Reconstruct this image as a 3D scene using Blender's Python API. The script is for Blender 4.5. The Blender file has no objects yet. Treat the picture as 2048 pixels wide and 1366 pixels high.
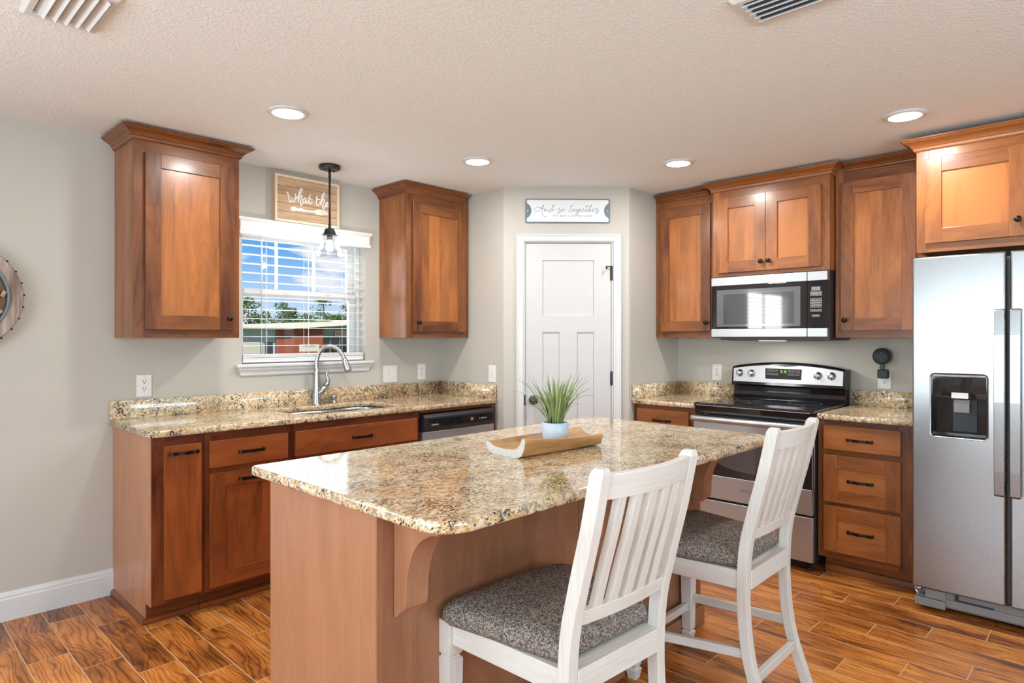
import bpy, bmesh, math, random
from mathutils import Vector, Matrix
random.seed(7)
SC = bpy.context.scene
COL = SC.collection
PI = math.pi

# ------------------------------------------------------------------ camera, sky, sun, daylight, exposure
cam_d = bpy.data.cameras.new('camera')
cam_d.sensor_width = 36.0
cam_d.lens = 36.0 * 1290.0 / 2048.0
cam_d.shift_y = -(683.0 - 675.0) / 2048.0
cam_d.clip_start = 0.02; cam_d.clip_end = 600
cam = bpy.data.objects.new('camera', cam_d); COL.objects.link(cam)
cam.location = (0, 0, 1.37)
cam.rotation_euler = (PI / 2, 0, math.radians(44.03 - 90.0))
SC.camera = cam

SC.view_settings.view_transform = 'Standard'
SC.view_settings.look = 'None'
SC.view_settings.gamma = 1.0
SC.view_settings.use_curve_mapping = False
SC.view_settings.exposure = 0.0
SC.cycles.use_denoising = True
SC.cycles.max_bounces = 10
SC.cycles.diffuse_bounces = 5
SC.cycles.glossy_bounces = 5
SC.cycles.transparent_max_bounces = 16
SC.cycles.sample_clamp_indirect = 6.0
SC.cycles.caustics_reflective = False
SC.cycles.caustics_refractive = False

world = bpy.data.worlds.new('sky'); SC.world = world; world.use_nodes = True
def build_world():
    nt = world.node_tree; nt.nodes.clear(); N = nt.nodes.new; L = nt.links.new
    tc = N('ShaderNodeTexCoord'); sep = N('ShaderNodeSeparateXYZ'); L(tc.outputs['Generated'], sep.inputs[0])
    ramp = N('ShaderNodeValToRGB'); L(sep.outputs['Z'], ramp.inputs[0])
    e = ramp.color_ramp.elements
    e[0].position = 0.0; e[0].color = (0.74, 0.84, 0.95, 1)
    e[1].position = 0.42; e[1].color = (0.04, 0.20, 0.62, 1)
    m = e.new(0.07); m.color = (0.42, 0.66, 0.95, 1)
    m = e.new(0.13); m.color = (0.12, 0.41, 0.88, 1)
    m = e.new(0.24); m.color = (0.065, 0.29, 0.78, 1)
    mp = N('ShaderNodeMapping'); mp.inputs['Scale'].default_value = (7, 7, 19); mp.inputs['Location'].default_value = (1.3, 0.4, 0.25)
    L(tc.outputs['Generated'], mp.inputs[0])
    no = N('ShaderNodeTexNoise'); no.inputs['Scale'].default_value = 1.0; no.inputs['Detail'].default_value = 7; no.inputs['Roughness'].default_value = 0.55
    L(mp.outputs[0], no.inputs['Vector'])
    cr = N('ShaderNodeValToRGB'); cr.color_ramp.elements[0].position = 0.49; cr.color_ramp.elements[1].position = 0.58
    L(no.outputs['Fac'], cr.inputs[0])
    mix = N('ShaderNodeMixRGB'); L(cr.outputs[0], mix.inputs[0]); L(ramp.outputs[0], mix.inputs[1]); mix.inputs[2].default_value = (0.86, 0.90, 0.96, 1)
    bg = N('ShaderNodeBackground'); L(mix.outputs[0], bg.inputs[0]); bg.inputs[1].default_value = 1.0
    out = N('ShaderNodeOutputWorld'); L(bg.outputs[0], out.inputs[0])
build_world()

def add_light(name, kind, loc, energy, color, parent=None, target=None, size=None, size_y=None, shape=None, rot=None):
    d = bpy.data.lights.new(name, kind); d.energy = energy; d.color = color
    if kind == 'AREA':
        d.shape = shape or 'RECTANGLE'; d.size = size
        if size_y: d.size_y = size_y
    elif kind in ('POINT', 'SPOT'): d.shadow_soft_size = size or 0.03
    o = bpy.data.objects.new(name, d); COL.objects.link(o); o.location = loc
    if rot: o.rotation_euler = rot
    if target is not None: o.rotation_euler = (Vector(target) - Vector(loc)).to_track_quat('-Z', 'Y').to_euler()
    if parent: o.parent = parent
    return o
sun = add_light('sun', 'SUN', (0, -10, 30), 7.0, (1.0, 0.95, 0.87), target=(12, 12, 0)); sun.data.angle = 0.01
# daylight coming in through windows, plus an added fill lamp at the rear
DAY_SIDE = add_light('daylight_side_window', 'AREA', (-3.16, 0.7, 1.25), 132, (0.79, 0.985, 1.10), target=(0, 0.7, 2.5), size=3.2, size_y=1.2)
FILL_REAR = add_light('rear_fill_light', 'AREA', (0.6, -3.16, 1.35), 150, (0.79, 0.985, 1.10), target=(0.6, 0, 5.0), size=3.0, size_y=1.9)  # added fill from behind the camera, tilted up to brighten the ceiling
DAY_DINING = add_light('daylight_dining_window', 'AREA', (-1.35, 4.03, 1.48), 85, (0.94, 0.97, 1.0), target=(-1.35, 0, 1.48), size=1.4, size_y=1.1)
DAY_SINK = add_light('daylight_sink_window', 'AREA', (2.13, 4.085, 1.64), 5, (0.92, 0.97, 1.0), target=(2.13, 0, 1.62), size=0.82, size_y=0.78)
LED_W = 12.0
PENDANT_W = 6.0

# ------------------------------------------------------------------ mesh helpers
class MB:
    """collects shapes; build() links them as one mesh object, with metric UVs whose U runs along the grain"""
    def __init__(s): s.v = []; s.f = []; s.uv = []; s.t = []; s.sm = []; s.mi = []
    def face(s, pts, uvs=None, tone=0.5, smooth=False, mi=0):
        i = len(s.v); s.v += [tuple(p) for p in pts]; s.f.append(list(range(i, i + len(pts))))
        s.uv.append(uvs or [(p[0] + p[1], p[2]) for p in pts]); s.t.append(tone); s.sm.append(smooth); s.mi.append(mi)
    def raw(s, verts, faces, grain='z', tone=0.5, smooth=False, mi=0, off=None):
        b = len(s.v); s.v += [tuple(p) for p in verts]
        off = off or (random.uniform(0, 40), random.uniform(0, 40))
        for f in faces:
            P = [Vector(verts[i]) for i in f]
            n = (P[1] - P[0]).cross(P[-1] - P[0])
            if n.length < 1e-12 and len(P) > 3: n = (P[2] - P[1]).cross(P[3] - P[2])
            s.f.append([b + i for i in f]); s.uv.append(s._uv(P, n, grain, off)); s.t.append(tone); s.sm.append(smooth); s.mi.append(mi)
    @staticmethod
    def _uv(P, n, grain, off):
        gi = 'xyz'.index(grain); an = [abs(c) for c in n]; k = an.index(max(an))
        if k == gi: o = [(gi + 1) % 3, (gi + 2) % 3]; return [(p[o[0]] * 3 + off[0], p[o[1]] + off[1]) for p in P]
        vi = 3 - gi - k
        return [(p[gi] + off[0], p[vi] + off[1] + 0.37 * k) for p in P]
    def box(s, x0, x1, y0, y1, z0, z1, grain='z', tone=0.5, mi=0):
        if x0 > x1: x0, x1 = x1, x0
        if y0 > y1: y0, y1 = y1, y0
        if z0 > z1: z0, z1 = z1, z0
        V = [(x0,y0,z0),(x1,y0,z0),(x1,y1,z0),(x0,y1,z0),(x0,y0,z1),(x1,y0,z1),(x1,y1,z1),(x0,y1,z1)]
        F = [(0,3,2,1),(4,5,6,7),(0,1,5,4),(1,2,6,5),(2,3,7,6),(3,0,4,7)]
        s.raw(V, F, grain, tone, False, mi); return s
    def prism(s, poly, axis, a0, a1, grain='z', tone=0.5, smooth=False, mi=0, cap=True):
        """poly: 2-D points in the two axes other than axis, in order (y,z) / (x,z) / (x,y)"""
        n = len(poly)
        def P(p, a):
            return {'x': (a, p[0], p[1]), 'y': (p[0], a, p[1]), 'z': (p[0], p[1], a)}[axis]
        V = [P(p, a0) for p in poly] + [P(p, a1) for p in poly]
        off = (random.uniform(0, 40), random.uniform(0, 40))
        s.raw(V, [(i, (i + 1) % n, n + (i + 1) % n, n + i) for i in range(n)], grain, tone, smooth, mi, off)
        if cap: s.raw(V, [tuple(reversed(range(n))), tuple(range(n, 2 * n))], grain, tone, False, mi, off)
        return s
    def lathe(s, prof, c, n=32, axis='z', smooth=True, tone=0.5, mi=0, cap=True):
        V = []; F = []
        for r, h in prof:
            for k in range(n):
                a = 2 * PI * k / n; q = (r * math.cos(a), r * math.sin(a), h)
                if axis == 'y': q = (q[0], q[2], q[1])
                elif axis == 'x': q = (q[2], q[0], q[1])
                V.append((c[0] + q[0], c[1] + q[1], c[2] + q[2]))
        for j in range(len(prof) - 1):
            for k in range(n): F.append((j*n + k, j*n + (k+1) % n, (j+1)*n + (k+1) % n, (j+1)*n + k))
        s.raw(V, F, 'z', tone, smooth, mi)
        if cap:
            m = (len(prof) - 1) * n
            s.raw(V, [tuple(reversed(range(n))), tuple(range(m, m + n))], 'z', tone, False, mi)
        return s
    def tube(s, pts, r, n=10, smooth=True, tone=0.5, mi=0, flat=None):
        """round tube along pts; r number or list; flat=(vector, factor) squashes it along a direction"""
        pts = [Vector(p) for p in pts]; R = r if isinstance(r, (list, tuple)) else [r] * len(pts)
        V = []; F = []; up = None
        for i, p in enumerate(pts):
            t = (pts[min(i + 1, len(pts) - 1)] - pts[max(i - 1, 0)]).normalized()
            if up is None: up = Vector((0, 0, 1)) if abs(t.z) < 0.9 else Vector((0, 1, 0))
            a = t.cross(up)
            if a.length < 1e-6: a = t.cross(Vector((1, 0.3, 0)))
            a.normalize(); b = a.cross(t).normalized(); up = b
            for k in range(n):
                th = 2 * PI * k / n; d = a * math.cos(th) + b * math.sin(th)
                if flat: fv = Vector(flat[0]); d = d - fv * d.dot(fv) * (1 - flat[1])
                V.append(tuple(p + d * R[i]))
        for i in range(len(pts) - 1):
            for k in range(n): F.append((i*n + k, i*n + (k+1) % n, (i+1)*n + (k+1) % n, (i+1)*n + k))
        s.raw(V, F, 'z', tone, smooth, mi)
        m = (len(pts) - 1) * n
        s.raw(V, [tuple(reversed(range(n))), tuple(range(m, m + n))], 'z', tone, False, mi)
        return s
    def loft(s, rings, grain='z', tone=0.5, smooth=False, cap=True, mi=0):
        n = len(rings[0]); V = [p for r in rings for p in r]; off = (random.uniform(0, 40), random.uniform(0, 40))
        F = [(j*n + k, j*n + (k+1) % n, (j+1)*n + (k+1) % n, (j+1)*n + k) for j in range(len(rings) - 1) for k in range(n)]
        s.raw(V, F, grain, tone, smooth, mi, off)
        if cap: s.raw(V, [tuple(reversed(range(n))), tuple(range(len(V) - n, len(V)))], grain, tone, False, mi, off)
        return s
    def mirror_sweep(s, path, prof, closed=False, tone=0.5, grain='x', smooth=False):
        """path: list of (x,y) walked with the outside on the right; prof: (out, z) points; mitred corners"""
        n = len(path); dirs = []
        for i in range(n - 1): dirs.append((Vector(path[i+1]) - Vector(path[i])).normalized())
        rows = []
        for i, p in enumerate(path):
            p = Vector(p)
            d0 = dirs[max(i - 1, 0)]; d1 = dirs[min(i, n - 2)]
            n0 = Vector((d0.y, -d0.x)); n1 = Vector((d1.y, -d1.x)); m = (n0 + n1); m = m / max(m.dot(n0), 1e-6)
            rows.append([(p.x + m.x * o, p.y + m.y * o, z) for o, z in prof])
        k = len(prof)
        for i in range(n - 1):
            d = dirs[i]; g = 'x' if abs(d.x) > abs(d.y) else 'y'
            V = rows[i] + rows[i+1]
            s.raw(V, [(j, k + j, k + (j+1) % k, (j+1) % k) for j in range(k)], g, tone + random.uniform(-.08, .08), smooth)
        s.raw(rows[0], [tuple(range(k))], 'z', tone); s.raw(rows[-1], [tuple(reversed(range(k)))], 'z', tone)
        return s
    def build(s, name, mats, parent=None, bevel=0.0, seg=2, origin=None, fix=True):
        me = bpy.data.meshes.new(name)
        o0 = Vector(origin or (0, 0, 0))
        me.from_pydata([tuple(Vector(p) - o0) for p in s.v], [], s.f)
        uvl = me.uv_layers.new(name='UVMap'); i = 0
        flat = []
        for u in s.uv:
            for q in u: flat += [q[0], q[1]]
        uvl.data.foreach_set('uv', flat)
        at = me.attributes.new('tone', 'FLOAT', 'FACE'); at.data.foreach_set('value', s.t)
        me.polygons.foreach_set('use_smooth', s.sm); me.polygons.foreach_set('material_index', s.mi)
        for m in (mats if isinstance(mats, (list, tuple)) else [mats]): me.materials.append(m)
        if fix:
            bm = bmesh.new(); bm.from_mesh(me); bmesh.ops.remove_doubles(bm, verts=bm.verts, dist=1e-5)
            bmesh.ops.recalc_face_normals(bm, faces=bm.faces); bm.to_mesh(me); bm.free()
        me.update()
        o = bpy.data.objects.new(name, me); COL.objects.link(o)
        if origin: o.location = o0
        if parent is not None: o.parent = parent
        if bevel:
            b = o.modifiers.new('bevel', 'BEVEL'); b.width = bevel; b.segments = seg; b.limit_method = 'ANGLE'; b.angle_limit = math.radians(40); b.harden_normals = False
        return o

def tag(o, label=None, cat=None, group=None, kind=None):
    if label: o['label'] = label
    if cat: o['category'] = cat
    if group: o['group'] = group
    if kind: o['kind'] = kind
    return o
def thing(name, label, cat, loc=(0, 0, 0), rz=0.0, group=None):
    o = bpy.data.objects.new(name, None); COL.objects.link(o); o.location = loc; o.rotation_euler = (0, 0, rz)
    o.empty_display_size = 0.05
    return tag(o, label, cat, group)
def copy_tree(o, parent=None):
    c = o.copy(); COL.objects.link(c)
    if parent is not None: c.parent = parent
    for ch in list(o.children): copy_tree(ch, c)
    return c
def catmull(pts, n=6):
    P = [Vector(p) for p in pts]; P = [P[0] * 2 - P[1]] + P + [P[-1] * 2 - P[-2]]; out = []
    for i in range(1, len(P) - 2):
        p0, p1, p2, p3 = P[i-1:i+3]
        for k in range(n):
            t = k / n
            out.append(0.5 * ((2*p1) + (p2 - p0)*t + (2*p0 - 5*p1 + 4*p2 - p3)*t*t + (3*p1 - p0 - 3*p2 + p3)*t**3))
    out.append(P[-2]); return out
def rrect(x0, x1, y0, y1, r, n=8):
    """rounded rectangle; r one radius or four (x0y0, x1y0, x1y1, x0y1)"""
    R = r if isinstance(r, (list, tuple)) else [r] * 4; out = []
    for (cx, cy, a0), q in zip(((x0, y0, PI), (x1, y0, 1.5*PI), (x1, y1, 0), (x0, y1, 0.5*PI)), R):
        sx = 1 if cx == x0 else -1; sy = 1 if cy == y0 else -1
        for k in range(n + 1):
            a = a0 + 0.5 * PI * k / n; out.append((cx + sx*q + q*math.cos(a), cy + sy*q + q*math.sin(a)))
    return out
def text_obj(name, body, size, mat, parent, loc, rot, extrude=0.0006, align='CENTER', spacing=1.0):
    c = bpy.data.curves.new(name, 'FONT'); c.body = body; c.size = size; c.extrude = extrude; c.align_x = align; c.align_y = 'CENTER'
    c.space_character = spacing
    c.materials.append(mat); q = bpy.data.objects.new(name, c); COL.objects.link(q)
    me = bpy.data.meshes.new_from_object(q.evaluated_get(bpy.context.evaluated_depsgraph_get()))
    bpy.data.objects.remove(q); bpy.data.curves.remove(c); me.name = name
    o = bpy.data.objects.new(name, me); COL.objects.link(o); o.location = loc; o.rotation_euler = rot
    if parent is not None: o.parent = parent
    return o

# ------------------------------------------------------------------ materials
def mat_new(name):
    m = bpy.data.materials.new(name); m.use_nodes = True; nt = m.node_tree; nt.nodes.clear()
    out = nt.nodes.new('ShaderNodeOutputMaterial'); b = nt.nodes.new('ShaderNodeBsdfPrincipled'); nt.links.new(b.outputs[0], out.inputs[0])
    return m, nt, b, out
def simple(name, col, rough=0.5, metal=0.0, spec=0.5, coat=0.0, noise=0.0, scale=60.0, bump=0.0):
    m, nt, b, out = mat_new(name); N = nt.nodes.new; L = nt.links.new
    b.inputs['Base Color'].default_value = (*col, 1); b.inputs['Roughness'].default_value = rough; b.inputs['Metallic'].default_value = metal
    b.inputs['Specular IOR Level'].default_value = spec; b.inputs['Coat Weight'].default_value = coat
    tc = N('ShaderNodeTexCoord'); no = N('ShaderNodeTexNoise'); no.inputs['Scale'].default_value = scale; no.inputs['Detail'].default_value = 3
    L(tc.outputs['Object'], no.inputs['Vector'])
    hs = N('ShaderNodeHueSaturation'); hs.inputs['Color'].default_value = (*col, 1)
    mr = N('ShaderNodeMapRange'); mr.inputs['To Min'].default_value = 1 - noise; mr.inputs['To Max'].default_value = 1 + noise
    L(no.outputs['Fac'], mr.inputs['Value']); L(mr.outputs[0], hs.inputs['Value']); L(hs.outputs[0], b.inputs['Base Color'])
    if bump:
        bp = N('ShaderNodeBump'); bp.inputs['Strength'].default_value = bump; bp.inputs['Distance'].default_value = 0.002
        L(no.outputs['Fac'], bp.inputs['Height']); L(bp.outputs[0], b.inputs['Normal'])
    return m
def mathn(nt, op, a, b=None, c=None):
    n = nt.nodes.new('ShaderNodeMath'); n.operation = op
    for i, q in enumerate((a, b, c)):
        if q is None: continue
        if isinstance(q, (int, float)): n.inputs[i].default_value = q
        else: nt.links.new(q, n.inputs[i])
    return n.outputs[0]
def wood(name, dark, light, rough=0.33, blotch=0.36, fine=0.14, coat=0.25, ringk=0.12):
    m, nt, b, out = mat_new(name); N = nt.nodes.new; L = nt.links.new
    uv = N('ShaderNodeUVMap'); uv.uv_map = 'UVMap'
    def noise(sx, sy, sc, det, rgh=0.5, dist=0.0):
        mp = N('ShaderNodeMapping'); mp.inputs['Scale'].default_value = (sx, sy, 1); L(uv.outputs[0], mp.inputs[0])
        no = N('ShaderNodeTexNoise'); no.inputs['Scale'].default_value = sc; no.inputs['Detail'].default_value = det; no.inputs['Roughness'].default_value = rgh
        no.inputs['Distortion'].default_value = dist; L(mp.outputs[0], no.inputs['Vector']); return no.outputs['Fac']
    big = noise(1.5, 7.0, 1.5, 3.0, 0.5, 0.7)
    grain = noise(3.0, 60.0, 2.2, 5, 0.6, 0.3)
    pore = noise(30.0, 420.0, 1.2, 2)
    rings = mathn(nt, 'FRACT', mathn(nt, 'MULTIPLY', noise(0.9, 7.0, 1.0, 1.5, 0.4, 0.4), 17.0))
    ring = mathn(nt, 'POWER', mathn(nt, 'ABSOLUTE', mathn(nt, 'SUBTRACT', mathn(nt, 'MULTIPLY', rings, 2.0), 1.0)), 5.0)
    at = N('ShaderNodeAttribute'); at.attribute_name = 'tone'
    t = mathn(nt, 'MULTIPLY', mathn(nt, 'SUBTRACT', at.outputs['Fac'], 0.5), 1.0)
    bl = mathn(nt, 'MULTIPLY', mathn(nt, 'SUBTRACT', big, 0.5), blotch * 2.6)
    gr = mathn(nt, 'MULTIPLY', mathn(nt, 'SUBTRACT', grain, 0.5), fine * 1.4)
    wr = mathn(nt, 'MULTIPLY', ring, -ringk)
    po = mathn(nt, 'MULTIPLY', mathn(nt, 'SUBTRACT', pore, 0.5), 0.25)
    f = mathn(nt, 'ADD', mathn(nt, 'ADD', mathn(nt, 'ADD', t, bl), mathn(nt, 'ADD', gr, wr)), mathn(nt, 'ADD', po, 0.55))
    rp = N('ShaderNodeValToRGB'); L(f, rp.inputs[0]); e = rp.color_ramp.elements
    e[0].position = 0.05; e[0].color = (*dark, 1); e[1].position = 0.95; e[1].color = (*light, 1)
    L(rp.outputs[0], b.inputs['Base Color'])
    b.inputs['Roughness'].default_value = rough; b.inputs['Coat Weight'].default_value = coat; b.inputs['Coat Roughness'].default_value = 0.18
    b.inputs['Specular IOR Level'].default_value = 0.4
    bp = N('ShaderNodeBump'); bp.inputs['Strength'].default_value = 0.12; bp.inputs['Distance'].default_value = 0.001; L(grain, bp.inputs['Height']); L(bp.outputs[0], b.inputs['Normal'])
    return m
def granite(name):
    m, nt, b, out = mat_new(name); N = nt.nodes.new; L = nt.links.new
    geo = N('ShaderNodeNewGeometry'); P = geo.outputs['Position']
    def noise(sc, det=3, rg=0.55, off=0.0, dist=0.0):
        mp = N('ShaderNodeMapping'); mp.inputs['Location'].default_value = (off, off * 1.7, off * 0.6); L(P, mp.inputs[0])
        no = N('ShaderNodeTexNoise'); no.inputs['Scale'].default_value = sc; no.inputs['Detail'].default_value = det; no.inputs['Roughness'].default_value = rg; no.inputs['Distortion'].default_value = dist
        L(mp.outputs[0], no.inputs['Vector']); return no.outputs['Fac']
    def ramp(fac, stops):
        r = N('ShaderNodeValToRGB'); L(fac, r.inputs[0]); e = r.color_ramp.elements
        e[0].position = stops[0][0]; e[0].color = (*stops[0][1], 1); e[1].position = stops[-1][0]; e[1].color = (*stops[-1][1], 1)
        for p, c in stops[1:-1]: q = e.new(p); q.color = (*c, 1)
        return r.outputs[0]
    def mix(fac, a, c):
        x = N('ShaderNodeMixRGB'); L(fac, x.inputs[0])
        L(a, x.inputs[1])
        if isinstance(c, tuple): x.inputs[2].default_value = (*c, 1)
        else: L(c, x.inputs[2])
        return x.outputs[0]
    base = ramp(noise(55, 5, 0.65), [(0.32, (0.34, 0.21, 0.10)), (0.44, (0.60, 0.43, 0.23)), (0.51, (0.75, 0.61, 0.40)), (0.62, (0.84, 0.77, 0.62))])
    warm = ramp(noise(7, 3, 0.5, 5.0), [(0.42, (0, 0, 0)), (0.68, (0.6, 0.6, 0.6))])
    c = mix(warm, base, (0.58, 0.34, 0.15))
    grey = ramp(noise(38, 4, 0.6, 11.0), [(0.55, (0, 0, 0)), (0.62, (0.9, 0.9, 0.9))])
    c = mix(grey, c, (0.36, 0.33, 0.30))
    rust = ramp(noise(70, 3, 0.6, 21.0), [(0.62, (0, 0, 0)), (0.67, (0.9, 0.9, 0.9))])
    c = mix(rust, c, (0.27, 0.10, 0.04))
    density = noise(13, 2, 0.5, 3.0)
    dk = mathn(nt, 'ADD', noise(115, 4, 0.62, 31.0, 0.5), mathn(nt, 'MULTIPLY', mathn(nt, 'SUBTRACT', density, 0.5), 0.42))
    dark = ramp(dk, [(0.572, (0, 0, 0)), (0.605, (1, 1, 1))])
    c = mix(dark, c, (0.035, 0.028, 0.025))
    L(c, b.inputs['Base Color']); b.inputs['Roughness'].default_value = 0.07; b.inputs['Specular IOR Level'].default_value = 0.6
    return m
def steel(name, col=(0.60, 0.60, 0.60), rough=0.33, axis='x', strength=0.05, metal=0.82):
    m, nt, b, out = mat_new(name); N = nt.nodes.new; L = nt.links.new
    tc = N('ShaderNodeTexCoord'); mp = N('ShaderNodeMapping')
    mp.inputs['Scale'].default_value = {'x': (3, 900, 900), 'z': (900, 900, 3), 'y': (900, 3, 900)}[axis]
    L(tc.outputs['Object'], mp.inputs[0]); no = N('ShaderNodeTexNoise'); no.inputs['Scale'].default_value = 1; no.inputs['Detail'].default_value = 2; L(mp.outputs[0], no.inputs['Vector'])
    mr = N('ShaderNodeMapRange'); mr.inputs['To Min'].default_value = rough - 0.06; mr.inputs['To Max'].default_value = rough + 0.08; L(no.outputs['Fac'], mr.inputs['Value']); L(mr.outputs[0], b.inputs['Roughness'])
    b.inputs['Base Color'].default_value = (*col, 1); b.inputs['Metallic'].default_value = metal
    return m
def emit(name, col, st):
    m = bpy.data.materials.new(name); m.use_nodes = True; nt = m.node_tree; nt.nodes.clear()
    o = nt.nodes.new('ShaderNodeOutputMaterial'); e = nt.nodes.new('ShaderNodeEmission'); e.inputs[0].default_value = (*col, 1); e.inputs[1].default_value = st
    nt.links.new(e.outputs[0], o.inputs[0]); return m
def pane_mat(name, gloss=0.06, tint=(1, 1, 1)):
    m = bpy.data.materials.new(name); m.use_nodes = True; nt = m.node_tree; nt.nodes.clear(); N = nt.nodes.new; L = nt.links.new
    o = N('ShaderNodeOutputMaterial'); mx = N('ShaderNodeMixShader'); t = N('ShaderNodeBsdfTransparent'); t.inputs[0].default_value = (*tint, 1)
    g = N('ShaderNodeBsdfGlossy'); g.inputs['Roughness'].default_value = 0.02
    mx.inputs[0].default_value = gloss; L(t.outputs[0], mx.inputs[1]); L(g.outputs[0], mx.inputs[2]); L(mx.outputs[0], o.inputs[0]); return m
def wall_paint(name, col, scale, strength, dist=0.002, knock=False):
    m, nt, b, out = mat_new(name); N = nt.nodes.new; L = nt.links.new
    geo = N('ShaderNodeNewGeometry'); no = N('ShaderNodeTexNoise'); no.inputs['Scale'].default_value = scale; no.inputs['Detail'].default_value = 4; no.inputs['Roughness'].default_value = 0.55
    L(geo.outputs['Position'], no.inputs['Vector']); h = no.outputs['Fac']
    if knock:
        r = N('ShaderNodeValToRGB'); r.color_ramp.elements[0].position = 0.47; r.color_ramp.elements[1].position = 0.58; L(h, r.inputs[0]); h = r.outputs[0]
    b.inputs['Base Color'].default_value = (*col, 1); b.inputs['Roughness'].default_value = 0.75; b.inputs['Specular IOR Level'].default_value = 0.25
    bp = N('ShaderNodeBump'); bp.inputs['Strength'].default_value = strength; bp.inputs['Distance'].default_value = dist; L(h, bp.inputs['Height']); L(bp.outputs[0], b.inputs['Normal'])
    return m
def floor_mat():
    m, nt, b, out = mat_new('wood_look_tile'); N = nt.nodes.new; L = nt.links.new
    geo = N('ShaderNodeNewGeometry'); sp = N('ShaderNodeSeparateXYZ'); L(geo.outputs['Position'], sp.inputs[0])
    W, LN = 0.1525, 0.61
    cx = mathn(nt, 'DIVIDE', mathn(nt, 'SUBTRACT', sp.outputs['X'], 0.984), W)
    col = mathn(nt, 'FLOOR', cx); fx = mathn(nt, 'SUBTRACT', cx, col)
    ry = mathn(nt, 'DIVIDE', mathn(nt, 'ADD', mathn(nt, 'SUBTRACT', sp.outputs['Y'], 3.332), mathn(nt, 'MULTIPLY', col, LN / 3)), LN)
    row = mathn(nt, 'FLOOR', ry); fy = mathn(nt, 'SUBTRACT', ry, row)
    def edge(f, w, g): # 1 in the grout joint
        d = mathn(nt, 'MULTIPLY', mathn(nt, 'MINIMUM', f, mathn(nt, 'SUBTRACT', 1.0, f)), w)
        return mathn(nt, 'LESS_THAN', d, g)
    gr = mathn(nt, 'MAXIMUM', edge(fx, W, 0.0019), edge(fy, LN, 0.0019))
    cb = N('ShaderNodeCombineXYZ'); L(col, cb.inputs[0]); L(row, cb.inputs[1])
    wn = N('ShaderNodeTexWhiteNoise'); wn.noise_dimensions = '3D'; L(cb.outputs[0], wn.inputs['Vector'])
    # grain coordinates: along y, shifted per plank
    mul = N('ShaderNodeVectorMath'); mul.operation = 'MULTIPLY'; mul.inputs[1].default_value = (37, 53, 71); L(wn.outputs['Color'], mul.inputs[0])
    add = N('ShaderNodeVectorMath'); L(geo.outputs['Position'], add.inputs[0]); L(mul.outputs[0], add.inputs[1])
    def noise(sc, det, dist):
        mp = N('ShaderNodeMapping'); mp.inputs['Scale'].default_value = sc; L(add.outputs[0], mp.inputs[0])
        n = N('ShaderNodeTexNoise'); n.inputs['Scale'].default_value = 1; n.inputs['Detail'].default_value = det; n.inputs['Distortion'].default_value = dist; L(mp.outputs[0], n.inputs['Vector']); return n.outputs['Fac']
    g1 = noise((16, 2.2, 1), 4, 0.8); g2 = noise((90, 5, 1), 4, 0.4); g3 = noise((5, 1.6, 1), 3, 0.6)
    ax = N('ShaderNodeSeparateXYZ'); L(add.outputs[0], ax.inputs[0])
    rg_ = mathn(nt, 'FRACT', mathn(nt, 'ADD', mathn(nt, 'MULTIPLY', noise((7.0, 1.5, 1), 3.0, 0.4), 11.0), mathn(nt, 'MULTIPLY', ax.outputs['X'], 42.0)))
    line = mathn(nt, 'POWER', mathn(nt, 'ABSOLUTE', mathn(nt, 'SUBTRACT', mathn(nt, 'MULTIPLY', rg_, 2.0), 1.0)), 3.0)
    f = mathn(nt, 'ADD', mathn(nt, 'MULTIPLY', g1, 0.5), mathn(nt, 'MULTIPLY', g2, 0.35))
    f = mathn(nt, 'ADD', f, mathn(nt, 'MULTIPLY', mathn(nt, 'SUBTRACT', g3, 0.5), 0.8))
    f = mathn(nt, 'SUBTRACT', f, mathn(nt, 'MULTIPLY', line, 0.19))
    f = mathn(nt, 'ADD', f, mathn(nt, 'MULTIPLY', mathn(nt, 'SUBTRACT', wn.outputs['Value'], 0.5), 0.16))
    rp = N('ShaderNodeValToRGB'); L(f, rp.inputs[0]); e = rp.color_ramp.elements
    e[0].position = 0.08; e[0].color = (0.080, 0.022, 0.006, 1); e[1].position = 0.62; e[1].color = (0.78, 0.32, 0.08, 1)
    q = e.new(0.27); q.color = (0.28, 0.085, 0.016, 1); q = e.new(0.43); q.color = (0.55, 0.185, 0.036, 1)
    mx = N('ShaderNodeMixRGB'); L(gr, mx.inputs[0]); L(rp.outputs[0], mx.inputs[1]); mx.inputs[2].default_value = (0.62, 0.42, 0.25, 1)
    L(mx.outputs[0], b.inputs['Base Color'])
    L(mathn(nt, 'ADD', mathn(nt, 'MULTIPLY', gr, 0.4), 0.30), b.inputs['Roughness'])
    bp = N('ShaderNodeBump'); bp.inputs['Strength'].default_value = 0.25; bp.inputs['Distance'].default_value = 0.001
    L(mathn(nt, 'SUBTRACT', mathn(nt, 'MULTIPLY', g2, 0.5), gr), bp.inputs['Height']); L(bp.outputs[0], b.inputs['Normal'])
    return m
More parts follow.
